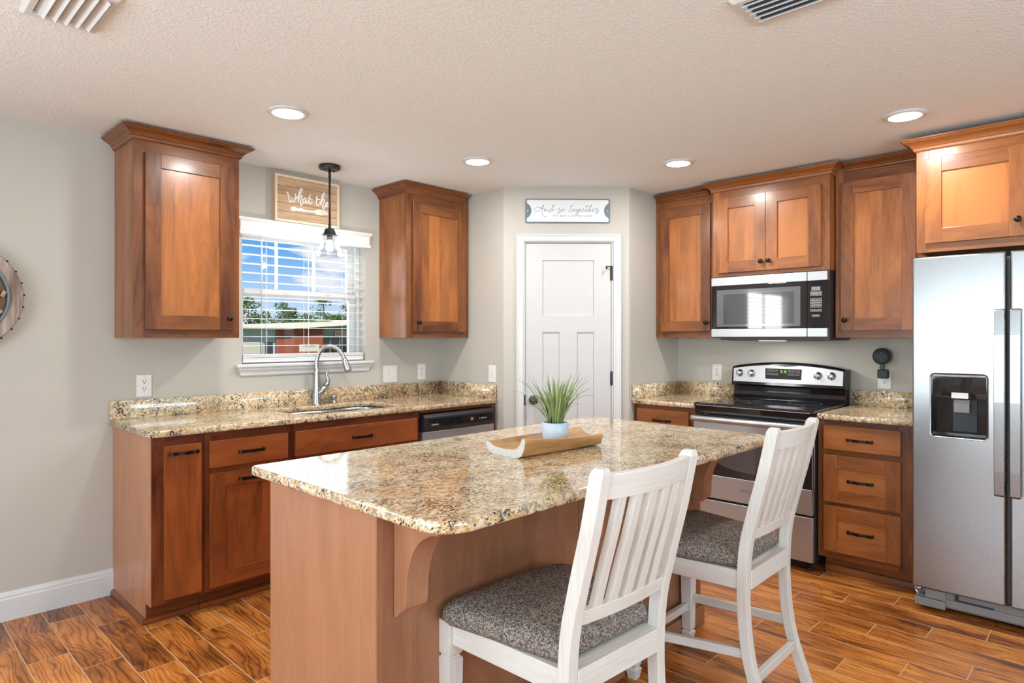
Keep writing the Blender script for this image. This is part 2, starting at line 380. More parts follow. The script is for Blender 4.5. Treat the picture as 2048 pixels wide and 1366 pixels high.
def tweed_mat():
    m, nt, b, out = mat_new('grey_tweed'); N = nt.nodes.new; L = nt.links.new
    tc = N('ShaderNodeTexCoord'); mp = N('ShaderNodeMapping'); mp.inputs['Scale'].default_value = (1, 1, 1.4); L(tc.outputs['Object'], mp.inputs[0])
    vo = N('ShaderNodeTexVoronoi'); vo.inputs['Scale'].default_value = 250; vo.inputs['Randomness'].default_value = 0.45; L(mp.outputs[0], vo.inputs['Vector'])
    sp = N('ShaderNodeSeparateColor'); L(vo.outputs['Color'], sp.inputs[0])
    rp = N('ShaderNodeValToRGB'); L(sp.outputs[0], rp.inputs[0]); e = rp.color_ramp.elements
    e[0].position = 0.05; e[0].color = (0.080, 0.067, 0.060, 1); e[1].position = 0.95; e[1].color = (0.42, 0.365, 0.315, 1); q = e.new(0.5); q.color = (0.205, 0.172, 0.15, 1)
    L(rp.outputs[0], b.inputs['Base Color']); b.inputs['Roughness'].default_value = 0.95; b.inputs['Specular IOR Level'].default_value = 0.1
    bp = N('ShaderNodeBump'); bp.inputs['Strength'].default_value = 0.6; bp.inputs['Distance'].default_value = 0.002; L(vo.outputs['Distance'], bp.inputs['Height']); bp.invert = True; L(bp.outputs[0], b.inputs['Normal'])
    return m

M = {}
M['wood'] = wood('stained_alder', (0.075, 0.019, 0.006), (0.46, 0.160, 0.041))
M['wood_pale'] = wood('alder_veneer_glare', (0.20, 0.080, 0.040), (0.52, 0.245, 0.130), blotch=0.25, fine=0.24, rough=0.4, ringk=0.04)  # paler, pinker alder: white glare on the panels is put into the colour
M['wood_shaded'] = wood('shaded_alder', (0.06, 0.011, 0.004), (0.40, 0.105, 0.025))  # same alder, colour darkened and reddened for cabinets that get less light
M['granite'] = granite('speckled_granite')
M['steel'] = steel('brushed_steel', (0.50, 0.515, 0.53))
M['steel_v'] = steel('brushed_steel_door', (0.34, 0.335, 0.335), 0.25, 'y', metal=1.0)
M['chrome'] = steel('satin_nickel', (0.46, 0.455, 0.45), 0.27, 'z', 0.02, 1.0)
M['shiny'] = simple('polished_chrome', (0.75, 0.75, 0.76), 0.08, 1.0)
M['black_gloss'] = simple('black_enamel', (0.008, 0.008, 0.010), 0.06, 0, 0.6)
M['black_glass'] = simple('black_glass', (0.010, 0.010, 0.012), 0.03, 0, 0.7)
M['black_plastic'] = simple('black_plastic', (0.018, 0.018, 0.020), 0.35)
M['grey_glass'] = simple('screened_glass', (0.075, 0.075, 0.078), 0.04, 0, 0.8)
M['smoke_glass'] = simple('smoke_glass', (0.13, 0.13, 0.135), 0.06, 0, 0.8)
M['grey_plastic'] = simple('grey_plastic', (0.22, 0.22, 0.22), 0.4)
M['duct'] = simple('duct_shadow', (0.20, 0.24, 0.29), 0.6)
M['bronze'] = simple('oil_rubbed_bronze', (0.035, 0.026, 0.022), 0.35, 0.9)
M['white'] = simple('white_enamel_paint', (0.66, 0.66, 0.655), 0.35, noise=0.01)
M['door_white'] = simple('white_door_paint', (0.56, 0.555, 0.55), 0.5, noise=0.01)
M['plate'] = simple('white_plastic', (0.78, 0.77, 0.75), 0.3)
M['slot'] = simple('dark_slot', (0.02, 0.02, 0.02), 0.6)
M['blind'] = simple('white_blind_slat', (0.82, 0.82, 0.82), 0.4)
M['wall'] = wall_paint('greige_wall_paint', (0.505, 0.48, 0.43), 260, 0.10, 0.001)
M['ceiling'] = wall_paint('knockdown_ceiling', (0.86, 0.905, 0.90), 85, 0.5, 0.003, True)
M['floor'] = floor_mat()
M['tweed'] = tweed_mat()
M['chair'] = wood('whitewashed_wood', (0.54, 0.50, 0.44), (0.83, 0.82, 0.795), rough=0.5, blotch=0.10, fine=0.55, coat=0.0, ringk=0.0)
M['tray'] = wood('teak_wood', (0.26, 0.11, 0.03), (0.72, 0.42, 0.17), rough=0.5, blotch=0.5, coat=0.0)
M['tray_end'] = simple('whitewashed_end', (0.62, 0.60, 0.565), 0.7, noise=0.2, scale=90)
M['pale_frame'] = wood('pale_pine', (0.62, 0.46, 0.30), (0.86, 0.72, 0.54), rough=0.6, blotch=0.2, coat=0)
M['plank_w'] = wood('whitewashed_rim', (0.18, 0.12, 0.09), (0.58, 0.50, 0.44), rough=0.8, blotch=0.9, fine=0.7, coat=0)
M['plank'] = wood('weathered_plank', (0.30, 0.18, 0.10), (0.66, 0.46, 0.30), rough=0.7, blotch=0.45, fine=0.6, coat=0)
M['cream'] = simple('cream_paint', (0.90, 0.86, 0.79), 0.6)
M['slate'] = simple('slate_blue_grey', (0.13, 0.18, 0.21), 0.45)
M['enamel'] = simple('white_enamel', (0.76, 0.78, 0.80), 0.25, noise=0.03, scale=20)
M['led'] = emit('lamp_glow', (1.0, 0.95, 0.86), 9.0)
M['bulb'] = emit('bulb_glow', (1.0, 0.93, 0.82), 14.0)
M['green_led'] = emit('green_digits', (0.25, 1.0, 0.10), 2.0)
M['pane'] = pane_mat('window_glass', 0.015)
M['shade_glass'] = pane_mat('clear_shade_glass', 0.14, (0.95, 0.97, 0.99))
M['speaker'] = simple('charcoal_fabric', (0.035, 0.042, 0.055), 0.6, noise=0.3, scale=500)
# ------------------------------------------------------------------ the room
WY, WX, CZ = 3.934, 4.575, 2.44          # window wall, range wall, ceiling
RX, RY = 3.265, 2.597                    # pantry side walls
BX, BY = -3.2, -3.2                      # walls behind the camera
def struct(name, mb, m, parent=None, bevel=0, kind='structure'):
    o = mb.build(name, m, parent, bevel)
    if parent is None: o['kind'] = kind
    return o
struct('floor', MB().box(BX - .2, WX + .2, BY - .2, WY + .14, -0.08, 0.0), M['floor'])
struct('ceiling', MB().box(BX - .2, WX + .2, BY - .2, WY + .14, CZ, CZ + 0.1), M['ceiling'])
OX0, OX1, OZ0, OZ1 = 1.69, 2.572, 1.205, 2.06
DX0, DX1, DZ0, DZ1 = -2.1, -0.6, 0.9, 2.06
w = MB(); T = 0.15
for x0, x1, z0, z1 in ((BX, DX0, 0, CZ), (DX0, DX1, 0, DZ0), (DX0, DX1, DZ1, CZ), (DX1, OX0, 0, CZ), (OX0, OX1, 0, OZ0), (OX0, OX1, OZ1, CZ), (OX1, WX + T, 0, CZ)):
    w.box(x0, x1, WY, WY + T, z0, z1)
struct('wall_left', w, M['wall'])
struct('wall_right', MB().box(WX, WX + T, BY, WY, 0, CZ), M['wall'])
# pantry: short return walls and the diagonal wall between them
t2 = 0.11
struct('wall_pantry_left', MB().prism([(RX, WY), (RX, 3.241), (RX + t2 * .41, 3.241 + t2 * .0), (RX + t2, 3.30), (RX + t2, WY)], 'z', 0, CZ), M['wall'])
struct('wall_pantry_right', MB().prism([(3.905, RY), (WX, RY), (WX, RY + t2), (3.96, RY + t2), (3.905, RY + t2 * .41)], 'z', 0, CZ), M['wall'])
FD_O = Vector((RX, 3.241, 0)); FD_R = -PI / 4; DW_LEN = 0.8995
dw = thing('wall_center', None, None, FD_O, FD_R); dw['kind'] = 'structure'
m = MB()
for x0, x1, z0, z1 in ((0, 0.145, 0, CZ), (0.145, 0.782, 2.05, CZ), (0.782, DW_LEN, 0, CZ)): m.box(x0, x1, 0, 0.10, z0, z1)
m.build('wall_face', M['wall'], dw)
m = MB()
for x0, x1, z0, z1 in ((1 - 1, 3.0, 0, CZ),): pass
rear = MB()   # walls behind the camera; the rear window is added for the fill lamp
for x0, x1, z0, z1 in ((BX, -1.0, 0, CZ), (-1.0, 2.2, 0, .35), (-1.0, 2.2, 2.35, CZ), (2.2, WX, 0, CZ)): rear.box(x0, x1, BY - T, BY, z0, z1)
struct('wall_rear', rear, M['wall'])
side = MB()
for y0, y1, z0, z1 in ((BY, -1.0, 0, CZ), (-1.0, 2.4, 0, .35), (-1.0, 2.4, 2.0, CZ), (2.4, WY, 0, CZ)): side.box(BX - T, BX, y0, y1, z0, z1)
struct('wall_side', side, M['wall'])

def base_profile(h=0.138, t=0.016):
    return [(0, 0), (t, 0), (t, h - .035), (t - .004, h - .028), (t - .004, h - .018), (t - .010, h - .006), (t - .012, h), (0, h)]
def baseboard(name, path):
    mb = MB(); mb.mirror_sweep(path, base_profile()); return struct(name, mb, M['white'])
baseboard('baseboard_left', [(BX, WY), (0.998, WY)])
bb = MB(); bb.mirror_sweep([(0, 0), (0.093, 0)], base_profile()); bo = bb.build('baseboard_center', M['white']); bo.location = FD_O; bo.rotation_euler = (0, 0, FD_R); bo['kind'] = 'structure'
bb = MB(); bb.mirror_sweep([(0.838, 0), (DW_LEN, 0)], base_profile()); bo = bb.build('baseboard_center_right', M['white']); bo.location = FD_O; bo.rotation_euler = (0, 0, FD_R); bo['kind'] = 'structure'

# ------------------------------------------------------------------ pantry door (local: x along the wall, y into it)
def casing(name, x0, x1, zt, w=0.052):
    """trim around a doorway, outside edges x0..x1, top zt"""
    prof = [(0, 0), (0, -.012), (.010, -.017), (.020, -.014), (.038, -.014), (.044, -.019), (w, -.019), (w, 0)]   # from the opening outwards
    mb = MB()
    xi0, xi1, zi = x0 + w, x1 - w, zt - w
    def row(a):
        return [(xi0 - p[0], p[1], a) if a == 0 else (xi0 - p[0], p[1], zi + p[0]) for p in prof]
    A = [(xi0 - p, d, 0) for p, d in prof]; B = [(xi0 - p, d, zi + p) for p, d in prof]; C_ = [(xi1 + p, d, zi + p) for p, d in prof]; D = [(xi1 + p, d, 0) for p, d in prof]
    mb.loft([A, B]); mb.loft([B, C_], cap=False); mb.loft([C_, D])
    o = mb.build(name, M['white']); o.location = FD_O; o.rotation_euler = (0, 0, FD_R); o['kind'] = 'structure'; return o
casing('trim_1', 0.093, 0.838, 2.106)
door = thing('door_1', 'white three panel shaker pantry door in the diagonal corner', 'door', FD_O, FD_R); door['kind'] = 'structure'
d = MB(); dx0, dx1, dz0, dz1 = 0.158, 0.771, 0.008, 2.044
fy, py, by = 0.012, 0.021, 0.047
px0, px1 = 0.279, 0.648
d.box(dx0, px0, fy, by, dz0, dz1); d.box(px1, dx1, fy, by, dz0, dz1)
d.box(px0, px1, fy, by, 1.924, dz1); d.box(px0, px1, fy, by, 1.409, 1.527); d.box(px0, px1, fy, by, dz0, 0.25)
d.box(0.401, 0.526, fy, by, 0.25, 1.409)
for a, b_, c, e in ((px0, px1, 1.527, 1.924), (px0, 0.401, .25, 1.409), (0.526, px1, .25, 1.409)):
    d.box(a, b_, py, by - .004, c, e)
    for q in range(1): pass
d.build('door_slab', M['door_white'], door)
j = MB(); j.box(0.145, 0.1555, 0.0, 0.10, 0, 2.05); j.box(0.7735, 0.782, 0.0, 0.10, 0, 2.05); j.box(0.1555, 0.7735, 0.0, 0.10, 2.0465, 2.052)
j.build('door_jamb', M['white'], door)
k = MB(); k.lathe([(.0005, fy), (.033, fy), (.033, fy - .006), (.030, fy - .010), (.012, fy - .013), (.011, fy - .030), (.022, fy - .040), (.029, fy - .052), (.027, fy - .064), (.018, fy - .070), (.0005, fy - .071)], (0.214, 0, 0.923), 28, 'y')
k.build('door_knob', M['black_plastic'], door)
for hz in (1.828, 1.078, 0.22):
    h = MB(); h.lathe([(.0005, -.052), (.0045, -.052), (.0065, -.048), (.0065, .048), (.0045, .053), (.0005, .053)], (0.7735, 0.002, hz), 12); h.box(.765, .7725, .006, .013, hz - .045, hz + .045); h.box(.7745, .781, -.0005, .006, hz - .045, hz + .045)
    h.build('hinge', M['black_plastic'], door)
hs = MB(); hs.tube([(0.772, -.008, 1.876), (0.758, -.016, 1.876), (0.735, -.030, 1.874)], .0035, 8); hs.lathe([(.0005, -.012), (.006, -.012), (.006, .010), (.0005, .010)], (0.733, -.030, 1.868), 10); hs.lathe([(.0005, 0), (.010, 0), (.010, .004), (.0005, .004)], (.772, -.003, 1.876), 12)
hs.build('hinge_stop', M['bronze'], door)
st = MB(); st.box(0.147, 0.1565, -.001, .003, .885, .96); st.build('strike_plate', M['black_plastic'], door)

# ------------------------------------------------------------------ kitchen window (set in the left wall)
win = thing('window_1', 'white single hung window over the sink', 'window', ((OX0 + OX1) / 2, WY, OZ0)); win['kind'] = 'structure'
WO = (-(OX0 + OX1) / 2, -WY, -OZ0)
class WB(MB):
    """shapes given in world coordinates, stored relative to the window"""
    def build(s, name, mats, parent=None, bevel=0.0, **k):
        s.v = [(p[0] + WO[0], p[1] + WO[1], p[2] + WO[2]) for p in s.v]; return MB.build(s, name, mats, parent, bevel, **k)
f = WB(); y0, y1 = 4.02, 4.078
for a in ((OX0, OX0 + .03), (OX1 - .03, OX1)): f.box(a[0], a[1], y0 - .01, y1, OZ0, OZ1)
f.box(OX0 + .03, OX1 - .03, y0 - .01, y1, OZ1 - .03, OZ1); f.box(OX0 + .03, OX1 - .03, y0 - .01, y1, OZ0, OZ0 + .02)
f.build('frame', M['white'], win, .002)
u = WB(); a, b_ = OX0 + .03, OX1 - .03; gx0, gx1 = 1.735, 2.492   # upper sash, further out
u.box(a, gx0, 4.05, 4.075, 1.63, 2.03); u.box(gx1, b_, 4.05, 4.075, 1.63, 2.03); u.box(gx0, gx1, 4.05, 4.075, 1.995, 2.03); u.box(gx0, gx1, 4.05, 4.075, 1.63, 1.685)
us = u.build('upper_sash', M['white'], win, .002)
mt = WB()
for cx in (1.972, 2.240): mt.box(cx - .009, cx + .009, 4.056, 4.068, 1.685, 1.995)
mt.build('grille_bar', M['white'], us)
WB().box(gx0, gx1, 4.061, 4.064, 1.685, 1.995).build('glass', M['pane'], us)
l = WB(); lx0, lx1 = 1.735, 2.489
l.box(a, lx0, 4.02, 4.047, 1.225, 1.68); l.box(lx1, b_, 4.02, 4.047, 1.225, 1.68); l.box(lx0, lx1, 4.02, 4.047, 1.225, 1.258); l.box(lx0, lx1, 4.018, 4.049, 1.628, 1.680)
l.box(2.0, 2.04, 4.008, 4.018, 1.66, 1.672); l.box(2.30, 2.34, 4.008, 4.018, 1.66, 1.672)
ls = l.build('lower_sash', M['white'], win, .002)
WB().box(lx0, lx1, 4.032, 4.035, 1.258, 1.628).build('glass', M['pane'], ls)
s_ = WB()   # stool with a moulded apron below
s_.box(OX0 + .001, OX1 - .001, WY, 4.012, OZ0 - .022, OZ0 + .002); s_.box(1.646, 2.620, WY - .040, WY, OZ0 - .020, OZ0 + .002)
s_.build('stool', M['white'], win, .006)
ap = WB(); prof = [(0, 1.184), (.030, 1.184), (.030, 1.176), (.026, 1.168), (.018, 1.158), (.014, 1.148), (.014, 1.142), (.010, 1.134), (0, 1.134)]
x0, x1 = 1.690, 2.580
rows = [[(x0 - o, WY, z) for o, z in prof], [(x0 - o, WY - o, z) for o, z in prof], [(x1 + o, WY - o, z) for o, z in prof], [(x1 + o, WY, z) for o, z in prof]]
ap.loft(rows[:2], cap=False); ap.loft(rows[1:3], cap=False); ap.loft(rows[2:], cap=False)
ap.build('apron', M['white'], win)

bl = thing('window_blind', 'white open horizontal slat blind hanging in the sink window', 'blind', ((OX0 + OX1) / 2, WY, OZ0))
v = WB()
prof = [(0, 1.998), (.022, 1.998), (.030, 2.004), (.030, 2.018), (.024, 2.028), (.024, 2.075), (.030, 2.085), (.038, 2.092), (.038, 2.104), (0, 2.104)]
v.mirror_sweep([(1.690, WY - .001), (1.690, WY - .012), (2.558, WY - .012), (2.558, WY - .001)], prof)
v.build('valance', M['blind'], bl)
sl = WB()
zz = 1.945
while zz > 1.29:
    ring = []
    for x in (1.700, 2.556):
        ring.append([(x, 3.940, zz - .0005), (x, 3.972, zz), (x, 4.002, zz - .0005), (x, 4.002, zz + .0015), (x, 3.972, zz + .0022), (x, 3.940, zz + .0015)])
    sl.loft(ring, 'x'); zz -= .0571
sl.build('slats', M['blind'], bl)
br = WB()
for i, zc in enumerate((1.222, 1.236, 1.2475, 1.2545, 1.2615)):
    h = .0085 if i == 0 else .0055 if i == 1 else .0028
    br.prism(rrect(3.939, 4.004, zc - h, zc + h, min(h * .9, .006), 4), 'x', 1.699, 2.557, 'x')
br.build('bottom_rail', M['blind'], bl)
for cx in (1.846, 2.135, 2.425):
    c = WB()
    for yy in (3.941, 4.002): c.tube([(cx, yy, 2.0), (cx, yy, 1.25)], .0011, 6)
    c.tube([(cx + .02, 3.972, 2.0), (cx + .02, 3.972, 1.25)], .0012, 6)
    c.build('ladder_cord', M['blind'], bl)
WB().tube([(1.812, 3.935, 2.0), (1.812, 3.930, 1.97), (1.812, 3.928, 1.52)], .0045, 8).build('tilt_wand', M['blind'], bl)

# dining window further along the same wall, seen mirrored in the microwave and the countertop
dn = thing('window_2', 'white dining window with slat blind', 'window', ((DX0 + DX1) / 2, WY, DZ0)); dn['kind'] = 'structure'
q = MB(); cx = (DX0 + DX1) / 2
for x0, x1, z0, z1 in ((DX0, DX0 + .04, DZ0, DZ1), (DX1 - .04, DX1, DZ0, DZ1), (DX0, DX1, DZ0, DZ0 + .04), (DX0, DX1, DZ1 - .04, DZ1), (cx - .03, cx + .03, DZ0, DZ1)): q.box(x0 - cx, x1 - cx, .09, .14, z0 - DZ0, z1 - DZ0)
q.build('frame', M['white'], dn)
MB().box(DX0 + .04 - cx, DX1 - .04 - cx, .115, .118, .04, DZ1 - DZ0 - .04).build('glass', M['pane'], dn)
q = MB(); z = .06
while z < DZ1 - DZ0 - .08:
    q.loft([[(x, .012, z + .006), (x, .068, z), (x, .068, z + .0025), (x, .012, z + .0085)] for x in (DX0 - cx + .01, DX1 - cx - .01)], 'x'); z += .0571
q.build('blind_slats', M['blind'], dn)
def pane_window(name, label, loc, w, h, rz):
    t = thing(name, label, 'window', loc, rz); t['kind'] = 'structure'; mb = MB()
    for x0, x1, z0, z1 in ((-w/2, -w/2 + .06, 0, h), (w/2 - .06, w/2, 0, h), (-w/2, w/2, 0, .06), (-w/2, w/2, h - .06, h), (-.03, .03, 0, h)): mb.box(x0, x1, .05, .12, z0, z1)
    mb.build('frame', M['white'], t); MB().box(-w/2 + .06, w/2 - .06, .085, .088, .06, h - .06).build('glass', M['pane'], t)
pane_window('window_3', 'wide unseen window added behind the camera', (0.6, BY, .35), 3.2, 2.0, PI)  # unseen window, added as the opening for the rear fill lamp
pane_window('window_4', 'wide side window beyond the dining area', (BX, 0.7, .35), 3.4, 1.65, PI / 2)

# ------------------------------------------------------------------ ceiling: recessed lights, vents
def recessed(x, y, label):
    t = thing('recessed_light', label, 'ceiling light', (x, y, CZ), 0, 'recessed ceiling lights')
    MB().lathe([(.068, -.0015), (.070, -.010), (.078, -.012), (.092, -.006), (.094, 0), (.068, 0)], (0, 0, 0), 48, cap=False).build('trim_ring', M['white'], t)
    MB().lathe([(.0005, -.0095), (.069, -.0095), (.069, -.002), (.0005, -.002)], (0, 0, 0), 40).build('lens', M['led'], t)
    add_light('lamp', 'AREA', (0, 0, -.014), LED_W, (1.0, 1.0, 0.98), t, size=.13, shape='DISK')
    return t
recessed(1.462, 2.893, 'round recessed light nearest the tall upper cabinet left of the window')
recessed(2.662, 2.864, 'round recessed light above the sink run, left of the pantry door')
recessed(3.543, 2.010, 'round recessed light in front of the microwave cabinet')
recessed(3.544, 0.797, 'round recessed light nearest the refrigerator cabinet')
def vent(x0, x1, y0, y1, label, direction):
    t = thing('ceiling_vent', label, 'vent', ((x0 + x1) / 2, (y0 + y1) / 2, CZ), 0, 'ceiling air vents'); hx, hy = (x1 - x0) / 2, (y1 - y0) / 2
    fr = MB(); b = .028
    prof = [(0, 0), (0, -.004), (-.010, -.012), (-b, -.012), (-b, 0)]
    P = [(-hx, -hy), (hx, -hy), (hx, hy), (-hx, hy)]
    for i in range(4):
        p, q = P[i], P[(i + 1) % 4]
        def row(c): return [(c[0] * (1 + o / hx), c[1] * (1 + o / hy), z) for o, z in prof]
        fr.loft([row(p), row(q)], 'x', cap=False)
    fr.build('frame', M['white'], t)
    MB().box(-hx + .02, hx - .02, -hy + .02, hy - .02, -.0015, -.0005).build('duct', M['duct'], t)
    lv = MB(); n = 5; xx0, xx1 = -hx + b, hx - b
    for i in range(n):
        c = xx0 + (i + .6) * (xx1 - xx0) / n; dd = direction
        lv.prism([(c - .012 * dd, -.002), (c + .006 * dd, -.012), (c + .014 * dd, -.020), (c + .015 * dd, -.018), (c + .008 * dd, -.010), (c - .010 * dd, -.001)], 'y', -hy + b - .002, hy - b + .002)
    lv.build('louvers', M['white'], t)
vent(0.395, 0.610, 2.30, 2.620, 'white louvered vent at the upper left, over the wreath side', 1)
vent(1.955, 2.172, 0.58, 0.930, 'white louvered vent at the top edge over the counter stools', -1)
# ------------------------------------------------------------------ cabinets.  Wall frames: X to the right, Y into the wall (front is negative), Z up
FRAMES = {'W': (Vector((0, WY, 0)), 0.0), 'R': (Vector((WX, RY, 0)), -PI / 2), 'D': (FD_O, FD_R)}
def fpoint(fr, p):
    o, r = FRAMES[fr]; return o + Matrix.Rotation(r, 3, 'Z') @ Vector(p)
class T:
    """a thing standing on a wall frame; its parts are given in frame coordinates"""
    def __init__(s, name, label, cat, fr, base, group=None):
        s.base = Vector(base); s.root = thing(name, label, cat, fpoint(fr, base), FRAMES[fr][1], group)
    def part(s, name, mb, m, parent=None, bevel=0.0, seg=2):
        b = s.base; mb.v = [(p[0] - b.x, p[1] - b.y, p[2] - b.z) for p in mb.v]
        return mb.build(name, m, parent or s.root, bevel, seg)
    def text(s, name, body, size, m, p, parent=None, rz=0, **k):
        q = Vector(p) - s.base; return text_obj(name, body, size, m, parent or s.root, q, (PI / 2, 0, rz), **k)
R_ = random.uniform
def planks(mb, x0, x1, y0, y1, z0, z1, grain='z', base=.62, n=None):
    """a glued-up panel: boards of varied width and tone"""
    lo, hi = (x0, x1) if grain == 'z' else (z0, z1); n = n or max(2, round((hi - lo) / .085))
    w = [R_(.6, 1.4) for _ in range(n)]; s = sum(w); c = lo
    for q in w:
        e = c + (hi - lo) * q / s; t = base + R_(-.17, .20)
        if grain == 'z': mb.box(c, e, y0, y1, z0, z1, 'z', t)
        else: mb.box(x0, x1, y0, y1, c, e, 'x', t)
        c = e
def shaker(t, name, x0, x1, z0, z1, yf, m, st=.073, grain='z', th=.019, tone=.36, ptone=None):
    """framed front with a recessed panel; yf = plane of the face frame"""
    ptone = tone + .30 if ptone is None else ptone
    mb = MB(); y1 = yf - .0005; y0 = yf - th
    for a, b in ((x0, x0 + st), (x1 - st, x1)): mb.box(a, b, y0, y1, z0, z1, 'z', tone + R_(-.10, .12))
    for a, b in ((z0, z0 + st), (z1 - st, z1)): mb.box(x0 + st, x1 - st, y0, y1, a, b, 'x', tone + R_(-.10, .12))
    o = t.part(name, mb, m, bevel=.0012)
    pn = MB(); planks(pn, x0 + st - .001, x1 - st + .001, y0 + .010, y1, z0 + st - .001, z1 - st + .001, grain, ptone)
    t.part('panel', pn, m, o); return o
def slab_front(t, name, x0, x1, z0, z1, yf, m, grain='x', tone=.45, th=.019):
    mb = MB().box(x0, x1, yf - th, yf - .0005, z0, z1, grain, tone); return t.part(name, mb, m, bevel=.0025)
def knob(t, parent, x, z, yf):
    mb = MB().lathe([(.0005, yf), (.008, yf), (.006, yf - .006), (.006, yf - .012), (.014, yf - .018), (.0155, yf - .024), (.0125, yf - .029), (.0005, yf - .030)], (x, 0, z), 20, 'y')
    return t.part('knob', mb, M['bronze'], parent)
def pull(t, parent, x, z, yf, w=.128):
    mb = MB(); n = 12; top = []; 
    P = [(-w/2, -.002), (-w/2, -.020), (-w/2 + .012, -.026), (-w*.25, -.023), (0, -.031), (w*.25, -.023), (w/2 - .012, -.026), (w/2, -.020), (w/2, -.002)]
    c = catmull([(p[0], p[1], 0) for p in P[1:-1]], 4); pts = [Vector((P[0][0], P[0][1], 0))] + c + [Vector((P[-1][0], P[-1][1], 0))]
    rings = []
    for i, p in enumerate(pts):
        tn = (pts[min(i + 1, len(pts) - 1)] - pts[max(i - 1, 0)]).normalized(); nn = Vector((tn.y, -tn.x, 0)); h = .0075 if abs(p.x) < w/2 - .014 else .0085
        a = p - nn * .0025; b = p + nn * .0025
        rings.append([(x + a.x, yf + a.y, z - h), (x + b.x, yf + b.y, z - h), (x + b.x, yf + b.y, z + h), (x + a.x, yf + a.y, z + h)])
    mb.loft(rings); return t.part('handle', mb, M['bronze'], parent)
def crown_profile(z0, z1, out=.062):
    h = z1 - z0; P = [(-.018, 0), (.004, 0), (.010, .10), (.012, .26), (.018, .34), (.020, .42), (.028, .55), (.040, .66), (.052, .76), (.054, .84), (out, .87), (out, 1.0), (-.018, 1.0)]
    return [(o, z0 + h * t) for o, t in P]
def face_frame(t, x0, x1, z0, z1, yf, stiles, rails, m, th=.02, tone=.26):
    """stiles: list of (xa, xb); rails: list of (za, zb, xa, xb)"""
    mb = MB()
    for a, b in stiles: mb.box(a, b, yf, yf + th, z0, z1, 'z', tone + R_(-.08, .10))
    for a, b, xa, xb in rails: mb.box(xa, xb, yf, yf + th, a, b, 'x', tone + R_(-.08, .10))
    return t.part('face_frame', mb, m, bevel=.0008)
def upper(name, label, cat, fr, x0, x1, depth, z0, z1, doors, crown=None, stile=.04, rail=.04, m=None, tone=.30, mid=None, inset_left=0):
    """doors: (x0, x1, z0, z1, knob x, knob z)"""
    m = m or M['wood']; t = T(name, label, cat, fr, (x0, 0, z0)); yf = -depth
    body = MB(); e = .0015
    body.box(x0 + e, x0 + .018, yf + .02, -.002, z0, z1, 'z', tone + .16); body.box(x1 - .018, x1 - e, yf + .02, -.002, z0, z1, 'z', tone + .16)
    body.box(x0 + .018, x1 - .018, yf + .02, -.002, z0 + .012, z0 + .03, 'x', tone); body.box(x0 + .018, x1 - .018, yf + .02, -.002, z1 - .018, z1, 'x', tone)
    body.box(x0 + .018, x1 - .018, -.010, -.002, z0 + .03, z1 - .018, 'z', tone)
    t.part('body', body, m)
    ov = .014; sa, sb = min(d[0] for d in doors) + ov, max(d[1] for d in doors) - ov; ra, rb = min(d[2] for d in doors) + ov, max(d[3] for d in doors) - ov
    face_frame(t, x0, x1, z0, z1, yf, [(x0 + e, sa), (sb, x1 - e)], [(z0, ra, sa, sb), (rb, z1, sa, sb)], m, tone=tone - .04)
    for a, b, c, d, kx, kz in doors:
        o = shaker(t, 'door', a, b, c, d, yf, m, tone=tone); knob(t, o, kx, kz, yf - .019)
    if crown:
        path, cz0, cz1 = crown; mb = MB(); mb.mirror_sweep(path, crown_profile(cz0, cz1), tone=tone + .02); t.part('crown_molding', mb, m)
    return t
# upper cabinets beside the window
D = .324
upper('upper_cabinet', 'tall alder upper cabinet left of the window with one knob', 'cabinet', 'W', 1.003, 1.537, D, 1.368, 2.41, [(1.055, 1.497, 1.412, 2.311, 1.470, 1.475)],
      ([(1.003, -.001), (1.003, -D), (1.537, -D), (1.537, -.001)], 2.367, 2.428), stile=.062)
upper('upper_cabinet', 'alder upper cabinet between window and pantry corner, glossy window glare on its side', 'cabinet', 'W', 2.686, 3.262, D, 1.368, 2.41, [(2.734, 3.222, 1.412, 2.311, 2.775, 1.475)],
      ([(2.686, -.001), (2.686, -D), (3.212, -D)], 2.367, 2.430), stile=.052)
# upper cabinets on the range wall
DR = .330
upper('upper_cabinet', 'narrow alder upper cabinet left of the microwave, knob low at its right', 'cabinet', 'R', .004, .494, DR, 1.368, 2.41, [(.047, .447, 1.415, 2.318, .421, 1.475)],
      ([(.030, -DR), (.4355, -DR)], 2.372, 2.426), stile=.040)
DM = .405
upper('microwave_cabinet', 'short deeper alder upper cabinet with two doors above the microwave', 'cabinet', 'R', .499, 1.261, DM, 1.785, 2.41,
      [(.540, .8695, 1.809, 2.314, .845, 1.866), (.8715, 1.212, 1.809, 2.314, .897, 1.866)],
      ([(.499, -DR - .0015), (.499, -DM), (1.261, -DM), (1.261, -DR - .0015)], 2.365, 2.424), stile=.042, rail=.03, tone=.46)  # tone raised: stronger light on these doors is put into the wood
upper('upper_cabinet', 'alder upper cabinet between microwave and refrigerator, knob low at its left', 'cabinet', 'R', 1.266, 1.750, DR, 1.368, 2.41, [(1.302, 1.700, 1.413, 2.312, 1.328, 1.475)],
      ([(1.3255, -DR), (1.699, -DR)], 2.376, 2.427), stile=.045)
DF = .635
upper('refrigerator_cabinet', 'deep alder cabinet mounted above the stainless refrigerator', 'cabinet', 'R', 1.762, 2.70, DF, 1.815, 2.39,
      [(1.806, 2.2285, 1.860, 2.300, 2.192, 1.938), (2.2315, 2.655, 1.860, 2.300, 2.268, 1.938)],
      ([(1.762, -DR - .005), (1.762, -DF), (2.70, -DF), (2.70, -.001)], 2.347, 2.410), stile=.046, rail=.046, tone=.56)  # lighter wood tone stands in for the stronger light on this cabinet

